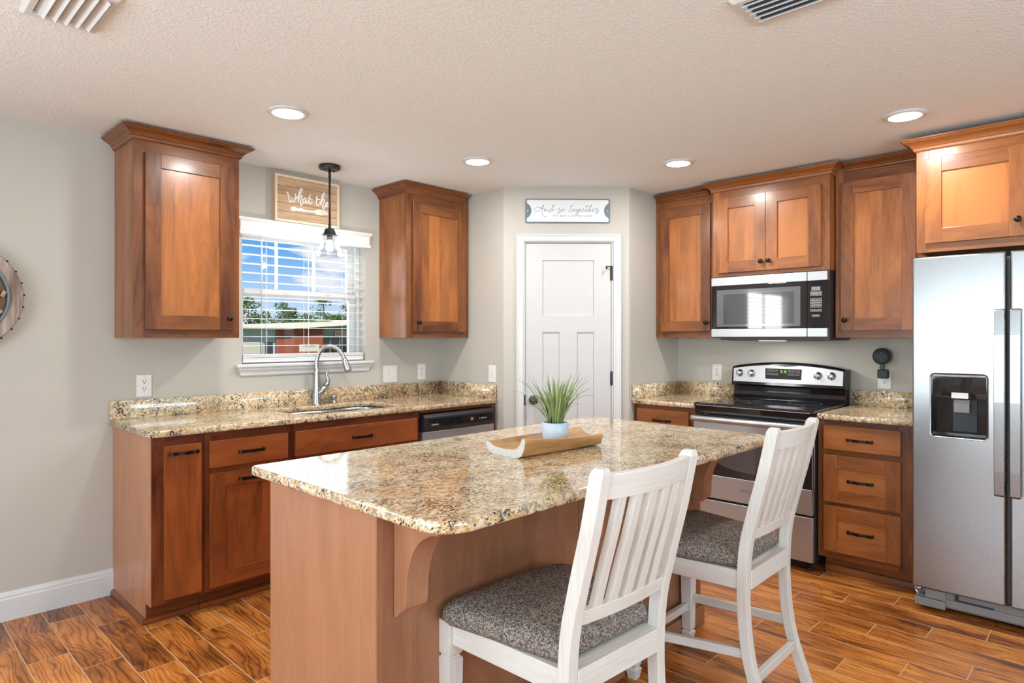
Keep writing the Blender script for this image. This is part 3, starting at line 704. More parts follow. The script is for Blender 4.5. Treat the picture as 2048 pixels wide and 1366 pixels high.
# base cabinets under the window
WB_ = M['wood_shaded']; YF = -.610; CT0, CT1 = .898, .930
def base_body(t, x0, x1, yf, m, left_end=False, right_end=False, z1=CT0 - .001, tone=.4):
    mb = MB(); a, b = x0 + .0015, x1 - .0015; k = .102
    for s0, s1, end in ((a, a + .018, left_end), (b - .018, b, right_end)):
        mb.prism([(-.003, .0 if end else k), (yf + .078, .0 if end else k), (yf + .078, k), (yf + .021, k), (yf + .021, z1), (-.003, z1)], 'x', s0, s1, 'z', tone + .1)
    mb.box(a + .018, b - .018, yf + .021, -.003, k, k + .018, 'x', tone); mb.box(a + .018, b - .018, -.012, -.003, k + .018, z1, 'z', tone)
    t.part('body', mb, m)
def kick(t, x0, x1, yf, m, e0=0, e1=0):
    mb = MB().box(x0 + .001, x1 - .001, yf + .0785, yf + .090, 0.0, .1015, 'x', .3); t.part('toe_kick', mb, m)
    q = MB(); prof = [(0, .0), (.016, 0), (.016, .012), (.011, .024), (.004, .030), (0, .030)]
    q.mirror_sweep([(x0 + .001, yf + .0775), (x1 - .001, yf + .0775)] if not e0 else [(x0, -.005), (x0, yf + .0775), (x1 - .001, yf + .0775)], prof, tone=.32); t.part('shoe_molding', q, m)
t = T('pull_out_cabinet', 'narrow shaded alder base cabinet at the left end of the sink run', 'cabinet', 'W', (1.0, 0, 0))
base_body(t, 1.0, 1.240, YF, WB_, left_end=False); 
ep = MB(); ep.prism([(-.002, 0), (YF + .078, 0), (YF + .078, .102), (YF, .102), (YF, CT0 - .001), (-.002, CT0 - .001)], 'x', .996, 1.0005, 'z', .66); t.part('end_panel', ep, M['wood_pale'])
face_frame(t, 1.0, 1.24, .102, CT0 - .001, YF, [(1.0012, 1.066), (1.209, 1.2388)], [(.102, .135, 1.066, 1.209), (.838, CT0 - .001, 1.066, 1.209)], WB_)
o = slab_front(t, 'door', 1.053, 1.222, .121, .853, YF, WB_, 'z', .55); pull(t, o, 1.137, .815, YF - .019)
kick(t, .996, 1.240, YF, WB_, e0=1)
t = T('drawer_base_cabinet', 'shaded alder base cabinet with a drawer over a door, beside the narrow pull-out', 'cabinet', 'W', (1.24, 0, 0))
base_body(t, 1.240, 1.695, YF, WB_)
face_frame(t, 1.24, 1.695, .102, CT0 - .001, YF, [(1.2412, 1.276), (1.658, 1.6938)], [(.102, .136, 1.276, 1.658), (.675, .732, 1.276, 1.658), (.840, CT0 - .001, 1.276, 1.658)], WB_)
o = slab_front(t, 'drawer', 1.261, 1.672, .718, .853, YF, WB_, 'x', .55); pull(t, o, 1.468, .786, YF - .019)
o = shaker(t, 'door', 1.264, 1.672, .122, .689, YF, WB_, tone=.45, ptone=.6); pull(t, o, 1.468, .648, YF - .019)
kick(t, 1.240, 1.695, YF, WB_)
t = T('sink_base_cabinet', 'wide shaded alder sink base with a false drawer front under the faucet', 'cabinet', 'W', (1.695, 0, 0))
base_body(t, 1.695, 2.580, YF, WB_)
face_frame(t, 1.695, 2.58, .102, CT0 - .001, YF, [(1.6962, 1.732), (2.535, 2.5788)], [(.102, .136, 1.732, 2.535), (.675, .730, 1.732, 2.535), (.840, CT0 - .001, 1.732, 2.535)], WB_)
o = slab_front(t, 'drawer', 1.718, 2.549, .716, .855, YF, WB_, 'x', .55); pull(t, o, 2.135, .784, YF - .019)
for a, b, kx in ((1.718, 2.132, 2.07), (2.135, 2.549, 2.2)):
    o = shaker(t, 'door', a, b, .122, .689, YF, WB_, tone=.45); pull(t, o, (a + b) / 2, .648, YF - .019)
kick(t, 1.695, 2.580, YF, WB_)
t = T('cabinet_filler', 'slim shaded alder end filler between dishwasher and pantry wall', 'cabinet filler', 'W', (3.226, 0, 0))
mb = MB(); mb.box(3.2265, 3.263, YF, YF + .02, .0, CT0 - .001, 'z', .45); mb.box(3.2265, 3.245, YF + .021, -.003, .0, CT0 - .001, 'z', .45); t.part('panel', mb, WB_)
mb = MB().box(2.586, 3.2258, YF, YF + .02, .879, CT0 - .001, 'x', .36); t.part('top_rail', mb, WB_)
# base cabinets beside the range
t = T('base_cabinet', 'alder base cabinet left of the range, mostly hidden by the island', 'cabinet', 'R', (.003, 0, 0)); YR = -.625
base_body(t, .003, .492, YR, M['wood'])
face_frame(t, .003, .492, .102, CT0 - .001, YR, [(.0045, .052), (.430, .4905)], [(.102, .14, .052, .43), (.676, .736, .052, .43), (.854, CT0 - .001, .052, .43)], M['wood'], tone=.26)
o = slab_front(t, 'drawer', .038, .443, .722, .868, YR, M['wood'], 'x', .5); pull(t, o, .24, .795, YR - .019)
o = shaker(t, 'door', .038, .443, .126, .690, YR, M['wood']); pull(t, o, .24, .65, YR - .019)
kick(t, .003, .492, YR, M['wood'])
t = T('drawer_cabinet', 'alder three drawer base cabinet between range and refrigerator', 'cabinet', 'R', (1.261, 0, 0))
base_body(t, 1.263, 1.758, YR, M['wood'])
face_frame(t, 1.263, 1.758, .102, CT0 - .001, YR, [(1.2645, 1.314), (1.680, 1.7565)], [(.102, .158, 1.314, 1.680), (.394, .440, 1.314, 1.680), (.685, .741, 1.314, 1.680), (.853, CT0 - .001, 1.314, 1.680)], M['wood'], tone=.22)
o = slab_front(t, 'drawer', 1.300, 1.693, .729, .866, YR, M['wood'], 'x', .56); pull(t, o, 1.494, .793, YR - .019)
for a, b in ((.428, .697), (.145, .406)):
    o = shaker(t, 'drawer', 1.300, 1.693, a, b, YR, M['wood'], grain='x', tone=.46, ptone=.62); pull(t, o, 1.494, (a + b) / 2 - .004, YR - .010, .128)
mb = MB().box(1.284, 1.744, YR + .078, YR + .090, 0, .1015, 'x', .34); t.part('toe_kick', mb, M['wood'])
q = MB(); q.mirror_sweep([(1.284, YR + .0775), (1.744, YR + .0775)], [(0, .0), (.018, 0), (.018, .02), (.012, .040), (.004, .046), (0, .046)], tone=.34); t.part('shoe_molding', q, M['wood'])

# ------------------------------------------------------------------ countertops
def slab(poly, z0, z1, hole=None, ease=.006):
    """polished stone slab with eased edges and an optional cut-out"""
    me = bpy.data.meshes.new('slab'); bm = bmesh.new()
    def loop(P, z): return [bm.verts.new((p[0], p[1], z)) for p in P]
    def inset(P, d):
        out = []; n = len(P); ar = sum(P[i][0]*P[(i+1)%n][1] - P[(i+1)%n][0]*P[i][1] for i in range(n)); sg = 1 if ar > 0 else -1
        for i in range(n):
            a, b, c = Vector(P[i-1]), Vector(P[i]), Vector(P[(i+1) % n]); d0 = (b - a).normalized(); d1 = (c - b).normalized()
            n0 = Vector((-d0.y, d0.x)) * sg; n1 = Vector((-d1.y, d1.x)) * sg; mm = n0 + n1; mm = mm / max(mm.dot(n0), .3); out.append(tuple(b + mm * d))
        return out
    prof = [(ease, 0), (ease * .3, ease * .3), (0, ease)]
    lev = [(i, z0 + h) for i, h in prof] + [(i, z1 - h) for i, h in reversed(prof)]
    rings = [loop(inset(poly, i), z) for i, z in lev]; n = len(poly)
    for a, b in zip(rings, rings[1:]):
        for k in range(n): bm.faces.new((a[k], a[(k+1) % n], b[(k+1) % n], b[k])).smooth = True
    hr = []
    if hole:
        hr = [loop(inset(hole, -i), z) for i, z in lev]; k2 = len(hole)
        for a, b in zip(hr, hr[1:]):
            for k in range(k2): bm.faces.new((a[k], b[k], b[(k+1) % k2], a[(k+1) % k2])).smooth = True
    bm.edges.index_update()
    for end in (0, -1):
        ed = []
        for L_ in ([rings[end]] + ([hr[end]] if hole else [])):
            for k in range(len(L_)): ed.append(bm.edges.get((L_[k], L_[(k+1) % len(L_)])))
        bmesh.ops.triangle_fill(bm, edges=ed, use_beauty=True, use_dissolve=False)
    bmesh.ops.recalc_face_normals(bm, faces=bm.faces); bm.to_mesh(me); bm.free(); return me
def slab_obj(name, me, root, base):
    me.name = name; me.transform(Matrix.Translation(-Vector(base))); me.materials.append(M['granite'])
    o = bpy.data.objects.new(name, me); COL.objects.link(o); o.parent = root; return o
base = (.975, WY - .64, CT0); ct = thing('countertop', 'long granite countertop with backsplash along the window wall', 'countertop', base)
hole = catmull([(1.80, 3.60), (1.795, 3.70), (1.83, 3.785), (1.95, 3.815), (2.08, 3.800), (2.145, 3.792), (2.21, 3.800), (2.34, 3.825), (2.47, 3.80), (2.515, 3.72), (2.515, 3.58), (2.50, 3.45), (2.44, 3.40), (2.15, 3.39), (1.88, 3.40), (1.815, 3.47)] + [(1.80, 3.60)], 3)[:-1]
hole = [(p.x, p.y) for p in hole]
poly = [(.978, WY - .002), (.978, 3.32)] + [(.998 - .020 * math.cos(a * PI / 12), 3.315 - .020 * math.sin(a * PI / 12)) for a in range(1, 6)] + [(1.0, 3.295), (3.262, 3.295), (3.262, WY - .002)]
slab_obj('slab', slab(poly, CT0, CT1, hole), ct, base)
BS1 = 1.030
slab_obj('backsplash', slab([(.978, WY - .002), (.978, WY - .022), (3.262, WY - .022), (3.262, WY - .002)], CT1, BS1, ease=.002), ct, base)
slab_obj('backsplash', slab([(3.242, WY - .0225), (3.242, 3.305), (3.262, 3.305), (3.262, WY - .0225)], CT1, BS1, ease=.002), ct, base)
base = (3.92, 2.10, CT0); ct = thing('countertop', 'small granite countertop corner left of the range', 'countertop', base)
slab_obj('slab', slab([(3.915, 2.1035), (WX - .002, 2.1035), (WX - .002, RY - .002), (3.915, RY - .002)], CT0, CT1), ct, base)
slab_obj('backsplash', slab([(WX - .022, 2.1035), (WX - .002, 2.1035), (WX - .002, RY - .002), (WX - .022, RY - .002)], CT1, BS1, ease=.002), ct, base)
slab_obj('backsplash', slab([(3.92, RY - .022), (WX - .0225, RY - .022), (WX - .0225, RY - .002), (3.92, RY - .002)], CT1, BS1, ease=.002), ct, base)
base = (3.92, .84, CT0); ct = thing('countertop', 'short granite countertop between range and refrigerator', 'countertop', base)
slab_obj('slab', slab([(3.915, .840), (WX - .002, .840), (WX - .002, 1.3305), (3.915, 1.3305)], CT0, CT1), ct, base)
slab_obj('backsplash', slab([(WX - .022, .840), (WX - .002, .840), (WX - .002, 1.3305), (WX - .022, 1.3305)], CT1, BS1, ease=.002), ct, base)

# ------------------------------------------------------------------ sink, faucet, soap dispenser
sk = thing('sink', 'undermount stainless double bowl sink below the window', 'sink', (2.15, 3.6, .72))
mb = MB()
def off(P, d, c=(2.15, 3.6)): return [(c[0] + (p[0] - c[0]) * d, c[1] + (p[1] - c[1]) * d) for p in P]
H = off(hole, 1.012)
rings = [[(p[0] - 2.15, p[1] - 3.6, z - .72) for p in off(H, s)] for s, z in ((1.04, .8972), (1.0, .8972), (.995, .88), (.985, .76), (.95, .73), (.85, .722), (.4, .72))]
mb.loft(rings, smooth=True, cap=False); mb.face(list(reversed(rings[-1]))); sb = mb.build('basin', M['chrome'], sk)
mb = MB(); mb.box(-.012, .012, -.20, .18, .0, .10); mb.build('divider', M['chrome'], sk, .008)
for cx in (-.18, .19): MB().lathe([(.0005, .0015), (.03, .0015), (.042, .004), (.042, .0055), (.0005, .0055)], (cx, 0, 0), 24).build('drain', M['shiny'], sk)
fx, fyy = 2.155, 3.868
fa = thing('faucet', 'brushed nickel gooseneck pull-down faucet behind the sink', 'faucet', (fx, fyy, CT1))
DV = Vector((.80, -.60, 0)).normalized()      # the way the spout points
mb = MB(); body = [(.0, .030), (.008, .0295), (.06, .0265), (.12, .0225), (.19, .0185), (.22, .0175)]
mb.lathe([(.0005, 0), (.031, 0)] + [(r, h) for h, r in body] + [(.0165, .235)], (0, 0, 0), 28, cap=True)
mb.build('body', M['chrome'], fa)
arc = [(0, .225), (-.001, .27), (.012, .33), (.045, .372), (.092, .382), (.135, .362), (.165, .325), (.178, .292)]
MB().tube([(DV.x * d, DV.y * d, h) for d, h in [(p.x, p.y) for p in catmull([(a[0], a[1], 0) for a in arc], 6)]], .0135, 18).build('spout', M['chrome'], fa)
hd = [(.172, .306), (.180, .284), (.190, .255), (.199, .226), (.203, .214)]
mb = MB().tube([(DV.x * d, DV.y * d, h) for d, h in hd], [.0165, .0185, .021, .0245, .022], 18)
mb.build('spray_head', M['chrome'], fa)
HV = Vector((.78, -.40, 0)).normalized()
mb = MB().tube([(0, 0, .055), (HV.x * .03, HV.y * .03, .085), (HV.x * .055, HV.y * .055, .118)], [.020, .021, .019], 18); mb.build('valve_housing', M['chrome'], fa)
mb = MB().tube([(HV.x * d, HV.y * d, h) for d, h in ((.055, .118), (.066, .136), (.072, .158), (.066, .182), (.062, .200), (.068, .220), (.074, .232))], [.0195, .019, .0145, .0085, .0065, .0075, .006], 14); mb.build('lever_handle', M['chrome'], fa)
sd = thing('soap_dispenser', 'low brushed nickel dispenser cap on the counter right of the faucet', 'soap dispenser', (2.285, 3.872, CT1))
MB().lathe([(.0005, 0), (.019, 0), (.019, .004), (.014, .007), (.014, .030), (.018, .032), (.020, .040), (.020, .052), (.016, .057), (.0005, .057)], (0, 0, 0), 24).build('cap', M['chrome'], sd)
MB().lathe([(.0005, 0), (.007, 0), (.007, .003), (.0005, .003)], (0, 0, .0571), 16).build('button', M['shiny'], sd)

# ------------------------------------------------------------------ island
IX0, IX1, IY0, IY1 = 1.015, 2.845, 1.497, 2.155
isl = thing('kitchen_island', 'alder veneer kitchen island base under the large granite top', 'kitchen island', (IX0, IY0, 0))
class IB(MB):
    def build(s, name, mats, parent=None, bevel=0.0, **k):
        s.v = [(p[0] - IX0, p[1] - IY0, p[2]) for p in s.v]; return MB.build(s, name, mats, parent, bevel, **k)
IB().box(IX0, IX0 + .019, IY0 + .006, IY1 - .02, 0, CT0 - .001, 'z', .62).build('end_panel', M['wood_pale'], isl, .001)
IB().box(IX1 - .019, IX1, IY0 + .006, IY1 - .02, 0, CT0 - .001, 'z', .55).build('end_panel', M['wood_pale'], isl, .001)
mb = IB(); mb.box(IX0 + .019, IX1 - .019, IY0, IY0 + .019, .0, CT0 - .001, 'z', .30); mb.box(IX0, IX0 + .019, IY0, IY0 + .006, 0, CT0 - .001, 'z', .32); mb.box(IX1 - .019, IX1, IY0, IY0 + .006, 0, CT0 - .001, 'z', .32)
mb.build('back_panel', M['wood_pale'], isl)
mb = IB(); mb.box(IX0 + .019, IX1 - .019, IY1 - .04, IY1 - .02, .102, CT0 - .001, 'z', .4); mb.box(IX0 + .019, IX1 - .019, IY1 - .10, IY1 - .09, 0, .102, 'x', .3); mb.build('working_side', M['wood_shaded'], isl)
mb = IB(); mb.box(IX0 + .03, IX1 - .001, IY0 - .014, IY0 - .0005, 0, .092, 'x', .34); mb.box(IX1 + .0005, IX1 + .016, IY0 - .014, IY1 - .10, 0, .105, 'y', .5); mb.build('base_molding', M['wood_pale'], isl, .002)
def corbel(x0, x1, m):
    yb = IY0 - .001; P = [(yb, .585)]
    P += [(yb - .018, .592), (yb - .030, .606), (yb - .040, .612), (yb - .052, .622), (yb - .057, .640)]
    arc = catmull([(yb - .057, .640, 0), (yb - .060, .700, 0), (yb - .078, .765, 0), (yb - .112, .815, 0), (yb - .160, .845, 0), (yb - .190, .852, 0)], 5)
    P += [(p.x, p.y) for p in arc[1:]] + [(yb - .196, .858), (yb - .205, .864), (yb - .216, .868), (yb - .224, .880), (yb - .225, CT0 - .001), (yb, CT0 - .001)]
    IB().prism(P, 'x', x0, x1, 'z', .60).build('corbel', m, isl, .0015)
for cx in (1.070, 1.905, 2.765): corbel(cx, cx + .078, M['wood_pale'])
base = (.965, 1.155, CT0); ic = thing('island_countertop', 'large glossy granite island top with rounded seating corners', 'countertop', base)
slab_obj('slab', slab(rrect(.965, 2.905, 1.155, 2.188, [.10, .11, .07, .025], 12), CT0, CT1, ease=.007), ic, base)
# ------------------------------------------------------------------ range
def front_plate(t, name, poly, hole, yf, th, m, ease=.004, parent=None):
    """upright slab in frame coordinates (x, z), front face at y = yf"""
    me = slab(poly, 0, th, hole, ease); me.transform(Matrix.Translation((0, yf + th, 0)) @ Matrix.Rotation(PI / 2, 4, 'X')); me.transform(Matrix.Translation(-t.base))
    me.name = name; me.materials.append(m); o = bpy.data.objects.new(name, me); COL.objects.link(o); o.parent = parent or t.root; return o
X0, X1 = .5015, 1.2585
t = T('range', 'stainless electric range with black glass cooktop under the microwave', 'range', 'R', (X0, 0, 0))
mb = MB(); mb.box(X0, X1, -.652, -.030, .055, .925); mb.box(X0 + .04, X1 - .04, -.60, -.05, 0.02, .055)
t.part('body', mb, M['black_plastic'])
for lx in (X0 + .05, X1 - .05):
    for ly in (-.62, -.10): t.part('leveling_foot', MB().lathe([(.0005, 0), (.018, 0), (.018, .012), (.008, .014), (.008, .056), (.0005, .056)], (lx, ly, 0), 14), M['black_plastic'])
mb = MB(); mb.prism([(-.684, .928), (-.680, .936), (-.672, .944), (-.140, .944), (-.140, .926), (-.680, .926)], 'x', X0 - .0005, X1 + .0005); mb.prism([(-.684, .9275), (-.676, .9255), (-.668, .868), (-.654, .868), (-.654, .9255)], 'x', X0 + .004, X1 - .004)
ck = t.part('cooktop', mb, M['black_glass'], bevel=.002)
for bx, by_, br in ((.19, -.26, .085), (.56, -.26, .10), (.19, -.52, .115), (.56, -.52, .085)):
    t.part('burner_ring', MB().lathe([(br - .002, .9445), (br, .9445), (br, .9446), (br - .002, .9446)], (X0 + bx, by_, 0), 40, cap=False), M['grey_plastic'], ck)
t.part('cooktop_trim', MB().box(X0 + .02, X1 - .02, -.6845, -.682, .927, .930), M['steel'], ck)
# backguard: curved black lower part, arched head with a steel face
mb = MB(); A = [(-.1395, .9255), (-.140, .946), (-.118, .952), (-.100, .966), (-.092, .990), (-.092, 1.024), (-.098, 1.030), (-.060, 1.030), (-.012, 1.030), (-.012, .9255)]
mb.prism(A, 'x', X0 + .004, X1 - .004, smooth=False); t.part('lower_backguard', mb, M['black_gloss'])
def arch(u, z0, z1): return z0 + (z1 - z0) * (1 - (2 * u - 1) ** 2)
n = 20; xs = [X0 + (X1 - X0) * i / n for i in range(n + 1)]
mb = MB(); rings = []
for i, x in enumerate(xs):
    zt = arch(i / n, 1.166, 1.200) - (.004 if i in (0, n) else 0); rings.append([(x, -.118, 1.031), (x, -.126, 1.040), (x, -.112, zt - .012), (x, -.100, zt), (x, -.014, zt), (x, -.014, 1.031)])
mb.loft(rings, 'x'); bg = t.part('control_head', mb, M['black_gloss'])
mb = MB(); rings = []
for i in range(n + 1):
    x = X0 + .012 + (X1 - X0 - .024) * i / n; zt = arch(i / n, 1.150, 1.181); f = lambda z: -.1262 + (z - 1.040) / (1.17 - 1.040) * .0145 - .002
    rings.append([(x, f(1.058), 1.058), (x, f(zt), zt), (x, f(zt) + .003, zt), (x, f(1.058) + .003, 1.058)])
mb.loft(rings, 'x'); t.part('control_panel', mb, M['steel'])
fz = lambda z: -.1262 + (z - 1.040) / .130 * .0145 - .002
for kx in (.560, .646, 1.093, 1.178):
    kb = t.part('burner_knob', MB().lathe([(.0005, fz(1.118) - .001), (.026, fz(1.118) - .001), (.026, fz(1.118) - .006), (.0215, fz(1.118) - .010), (.020, fz(1.118) - .026), (.017, fz(1.118) - .030), (.0005, fz(1.118) - .030)], (kx, 0, 1.118), 26, 'y'), M['shiny'])
    t.part('grip', MB().box(kx - .004, kx + .004, fz(1.118) - .035, fz(1.118) - .028, 1.100, 1.136), M['steel'], kb, .0015)
dp = t.part('display', MB().box(.745, .987, fz(1.10) - .0022, fz(1.10) + .002, 1.084, 1.156), M['black_glass'])
sg = MB(); 
def seven(mb, ch, x, z, h, y):
    seg = {'9': 'abcdfg', '1': 'bc', '5': 'acdfg'}[ch]; w = h * .5; q = h * .09
    R = {'a': (0, w, h - q, h), 'd': (0, w, 0, q), 'g': (0, w, h/2 - q/2, h/2 + q/2), 'b': (w - q, w, h/2, h), 'c': (w - q, w, 0, h/2), 'f': (0, q, h/2, h), 'e': (0, q, 0, h/2)}
    for c in seg: a = R[c]; mb.box(x + a[0], x + a[1], y - .0006, y, z + a[2], z + a[3])
yd = fz(1.10) - .0023
for ch, x in (('9', .852), ('1', .868), ('5', .880)): seven(sg, ch, x, 1.128, .017, yd)
t.part('clock_digits', sg, M['green_led'], dp)
kp = MB()
for gx, cols in ((.756, 3), (.900, 3)):
    for i in range(cols):
        for j, z in enumerate((1.134, 1.112)):
            x = gx + i * .027
            for a in ((x, x + .023, z, z + .0012), (x, x + .023, z + .012, z + .0132), (x, x + .0012, z, z + .0132), (x + .0218, x + .023, z, z + .0132)): kp.box(a[0], a[1], yd - .0004, yd, a[2], a[3])
            kp.box(x + .006, x + .017, yd - .0004, yd, z + .0055, z + .0075)
t.part('key_outlines', kp, M['grey_plastic'], dp)
# oven door
yD = -.688
fr = front_plate(t, 'oven_door', rrect(X0 + .003, X1 - .003, .336, .838, .004, 2), rrect(X0 + .0035 + .001, X1 - .0045, .485, .757, .003, 2), yD, .034, M['steel'], .003)
gl = t.part('oven_glass', MB().box(X0 + .002, X1 - .002, yD + .0012, yD + .012, .4845, .7575), M['black_glass'], fr)
wn = MB(); ell = [(.88 + .255 * math.cos(a * PI / 18), .622 + .095 * math.sin(a * PI / 18)) for a in range(36)]
wn.prism([(p[0], p[1]) for p in ell], 'y', yD + .0008, yD + .0013); t.part('oven_window', wn, M['grey_glass'], gl)
hb = MB(); rings = []
for x in (X0 + .004, X0 + .03, (X0 + X1) / 2, X1 - .03, X1 - .004):
    yy = yD - .042 if X0 + .02 < x < X1 - .02 else yD - .034
    rings.append([(x, yy + .022 * math.cos(a), .846 + .019 * math.sin(a)) for a in [k * PI / 6 for k in range(12)]])
hb.loft(rings, 'x', smooth=True)
for x in (X0 + .06, X1 - .06): hb.box(x - .012, x + .012, yD - .025, yD + .01, .838, .858)
t.part('oven_handle', hb, M['steel'], fr)
dr = front_plate(t, 'storage_drawer', rrect(X0 + .003, X1 - .003, .062, .322, .004, 2), None, yD, .034, M['steel'], .003)
t.text('maker_name', 'AMANA', .026, M['grey_plastic'], (X0 + .372, yD - .0012, .412), spacing=1.25)

# ------------------------------------------------------------------ microwave
t = T('microwave', 'stainless over-the-range microwave with black glass door', 'microwave', 'R', (.501, 0, 1.356))
a, b = .5005, 1.2595
mb = MB(); mb.box(a, b, -.405, -.004, 1.366, 1.7835); t.part('body', mb, M['black_plastic'])
mb = MB(); mb.box(a + .05, b - .002, -.40, -.03, 1.352, 1.366); mb.box(a + .09, b - .09, -.36, -.10, 1.349, 1.352); t.part('vent_underside', mb, M['black_plastic'])
yM = -.444; xs_ = 1.138
dd = MB(); dd.box(a + .008, xs_ - .0015, yM + .001, -.406, 1.428, 1.718); md = t.part('door', dd, M['black_glass'], bevel=.001)
for z0, z1 in ((1.373, 1.4275), (1.7185, 1.775)):
    t.part('door_trim', MB().box(a + .004, xs_ - .0012, yM, -.406, z0, z1), M['steel'], md, .003)
# screened window with a bevelled inner frame
wd = MB(); ox0, ox1, oz0, oz1 = .545, 1.098, 1.442, 1.690; ix0, ix1, iz0, iz1 = .592, 1.060, 1.458, 1.660
wd.box(ox0, ox1, yM + .0003, yM + .0008, oz0, oz1); t.part('door_window', wd, M['grey_glass'], md)
wf = MB()
for p in (((ox0, oz0), (ox1, oz0), (ix1, iz0), (ix0, iz0)), ((ox1, oz0), (ox1, oz1), (ix1, iz1), (ix1, iz0)), ((ox1, oz1), (ox0, oz1), (ix0, iz1), (ix1, iz1)), ((ox0, oz1), (ox0, oz0), (ix0, iz0), (ix0, iz1))):
    wf.prism(list(p), 'y', yM + .0000, yM + .0002)
t.part('window_surround', wf, M['smoke_glass'], md)
cp = MB().box(xs_ + .0015, b - .004, yM + .001, -.406, 1.428, 1.718); cpo = t.part('control_panel', cp, M['black_glass'], bevel=.001)
for z0, z1 in ((1.373, 1.4275), (1.7185, 1.775)):
    t.part('panel_trim', MB().box(xs_ + .0012, b - .003, yM, -.406, z0, z1), M['steel'], cpo, .003)
tl = t.part('task_light', MB().box(a + .30, b - .30, -.36, -.31, 1.3478, 1.3488), M['led']); add_light('lamp', 'AREA', (.38, -.335, -.012), 3.0, (1.0, .97, .92), t.root, size=.15, size_y=.05)
ks = MB(); yk = yM + .0009
def outline(mb, x0, x1, z0, z1, y, w=.0011):
    for q in ((x0, x1, z0, z0 + w), (x0, x1, z1 - w, z1), (x0, x0 + w, z0, z1), (x1 - w, x1, z0, z1)): mb.box(q[0], q[1], y - .0005, y, q[2], q[3])
kx0 = 1.158
for r, z in enumerate((1.640, 1.627)):
    for c in range(3): outline(ks, kx0 + c * .0225, kx0 + .021 + c * .0225, z, z + .012, yk); ks.box(kx0 + .005 + c * .0225, kx0 + .016 + c * .0225, yk - .0005, yk, z + .005, z + .007)
for r in range(4):
    for c in range(3):
        z = 1.598 - r * .0145; outline(ks, kx0 + c * .0225, kx0 + .021 + c * .0225, z, z + .013, yk)
        ks.box(kx0 + .009 + c * .0225, kx0 + .0125 + c * .0225, yk - .0005, yk, z + .004, z + .009)
for c in range(3): outline(ks, kx0 + c * .0225, kx0 + .021 + c * .0225, 1.530, 1.543, yk); ks.box(kx0 + .005 + c * .0225, kx0 + .016 + c * .0225, yk - .0005, yk, 1.5355, 1.5375)
for c in range(2): outline(ks, kx0 + .010 + c * .0225, kx0 + .031 + c * .0225, 1.498, 1.510, yk); ks.box(kx0 + .015 + c * .0225, kx0 + .026 + c * .0225, yk - .0005, yk, 1.503, 1.505)
t.part('keypad', ks, M['plate'], cpo)
t.part('display', MB().box(kx0 + .006, kx0 + .058, yk - .0005, yk, 1.658, 1.682), M['grey_plastic'], cpo)

# ------------------------------------------------------------------ refrigerator
t = T('refrigerator', 'stainless side by side refrigerator with ice and water dispenser', 'refrigerator', 'R', (1.785, 0, 0))
fx0, fx1 = 1.785, 2.690; yF = -.825
mb = MB(); mb.box(fx0 + .004, fx1 - .004, -.752, -.035, .02, 1.755); t.part('cabinet', mb, M['grey_plastic'])
holeD = rrect(1.868, 2.092, .884, 1.188, .016, 5)
ld = front_plate(t, 'freezer_door', rrect(fx0, 2.1635, .118, 1.772, .006, 3), holeD, yF, .066, M['steel_v'], .008)
rd = front_plate(t, 'refrigerator_door', rrect(2.180, fx1, .118, 1.772, .006, 3), None, yF, .066, M['steel_v'], .008)
def fridge_handle(x0, x1, d):
    mb = MB(); rings = []
    for z, o in ((.632, .030), (.640, .040), (.75, .047), (1.07, .052), (1.38, .047), (1.495, .040), (1.503, .030)):
        rings.append([(x0, yF - o + .012, z), (x0, yF - o, z), (x1, yF - o - .002, z), (x1, yF - o + .012, z)])
    mb.loft(rings, 'z')
    for z in (.66, 1.475): mb.box(x0 + .008, x1 - .008, yF - .032, yF + .004, z - .014, z + .014)
    t.part('handle', mb, M['steel_v'], d, .002)
fridge_handle(2.124, 2.163, ld); fridge_handle(2.183, 2.222, rd)
mb = MB(); X_, Y_ = (1.868, 2.092), (yF + .005, yF + .062)
mb.box(X_[0], X_[1], Y_[1] - .004, Y_[1], .884, 1.188); mb.box(X_[0], X_[0] + .003, Y_[0], Y_[1], .884, 1.188); mb.box(X_[1] - .003, X_[1], Y_[0], Y_[1], .884, 1.188); mb.box(*X_, Y_[0], Y_[1], .884, .892); mb.box(*X_, Y_[0], Y_[1], 1.180, 1.188)
ds = t.part('dispenser_recess', mb, M['black_gloss'], ld)
t.part('dispenser_controls', MB().prism([(yF + .004, 1.178), (yF + .006, 1.102), (yF + .018, 1.100), (yF + .022, 1.075), (yF + .045, 1.072), (yF + .045, 1.178)], 'x', X_[0] + .003, X_[1] - .003), M['black_glass'], ld)
t.part('control_label', MB().box(1.950, 2.018, yF + .008, yF + .0175, 1.074, 1.103), M['plate'], ds)
pd = MB(); pd.prism([(yF + .024, 1.068), (yF + .012, 1.045), (yF + .014, 1.005), (yF + .020, 1.004), (yF + .020, 1.04), (yF + .034, 1.068)], 'x', 1.958, 2.022); t.part('dispenser_paddle', pd, M['grey_plastic'], ds, .002)
t.part('back_plate', MB().box(1.948, 2.048, yF + .050, yF + .0575, .908, 1.068), M['speaker'], ds, .002)
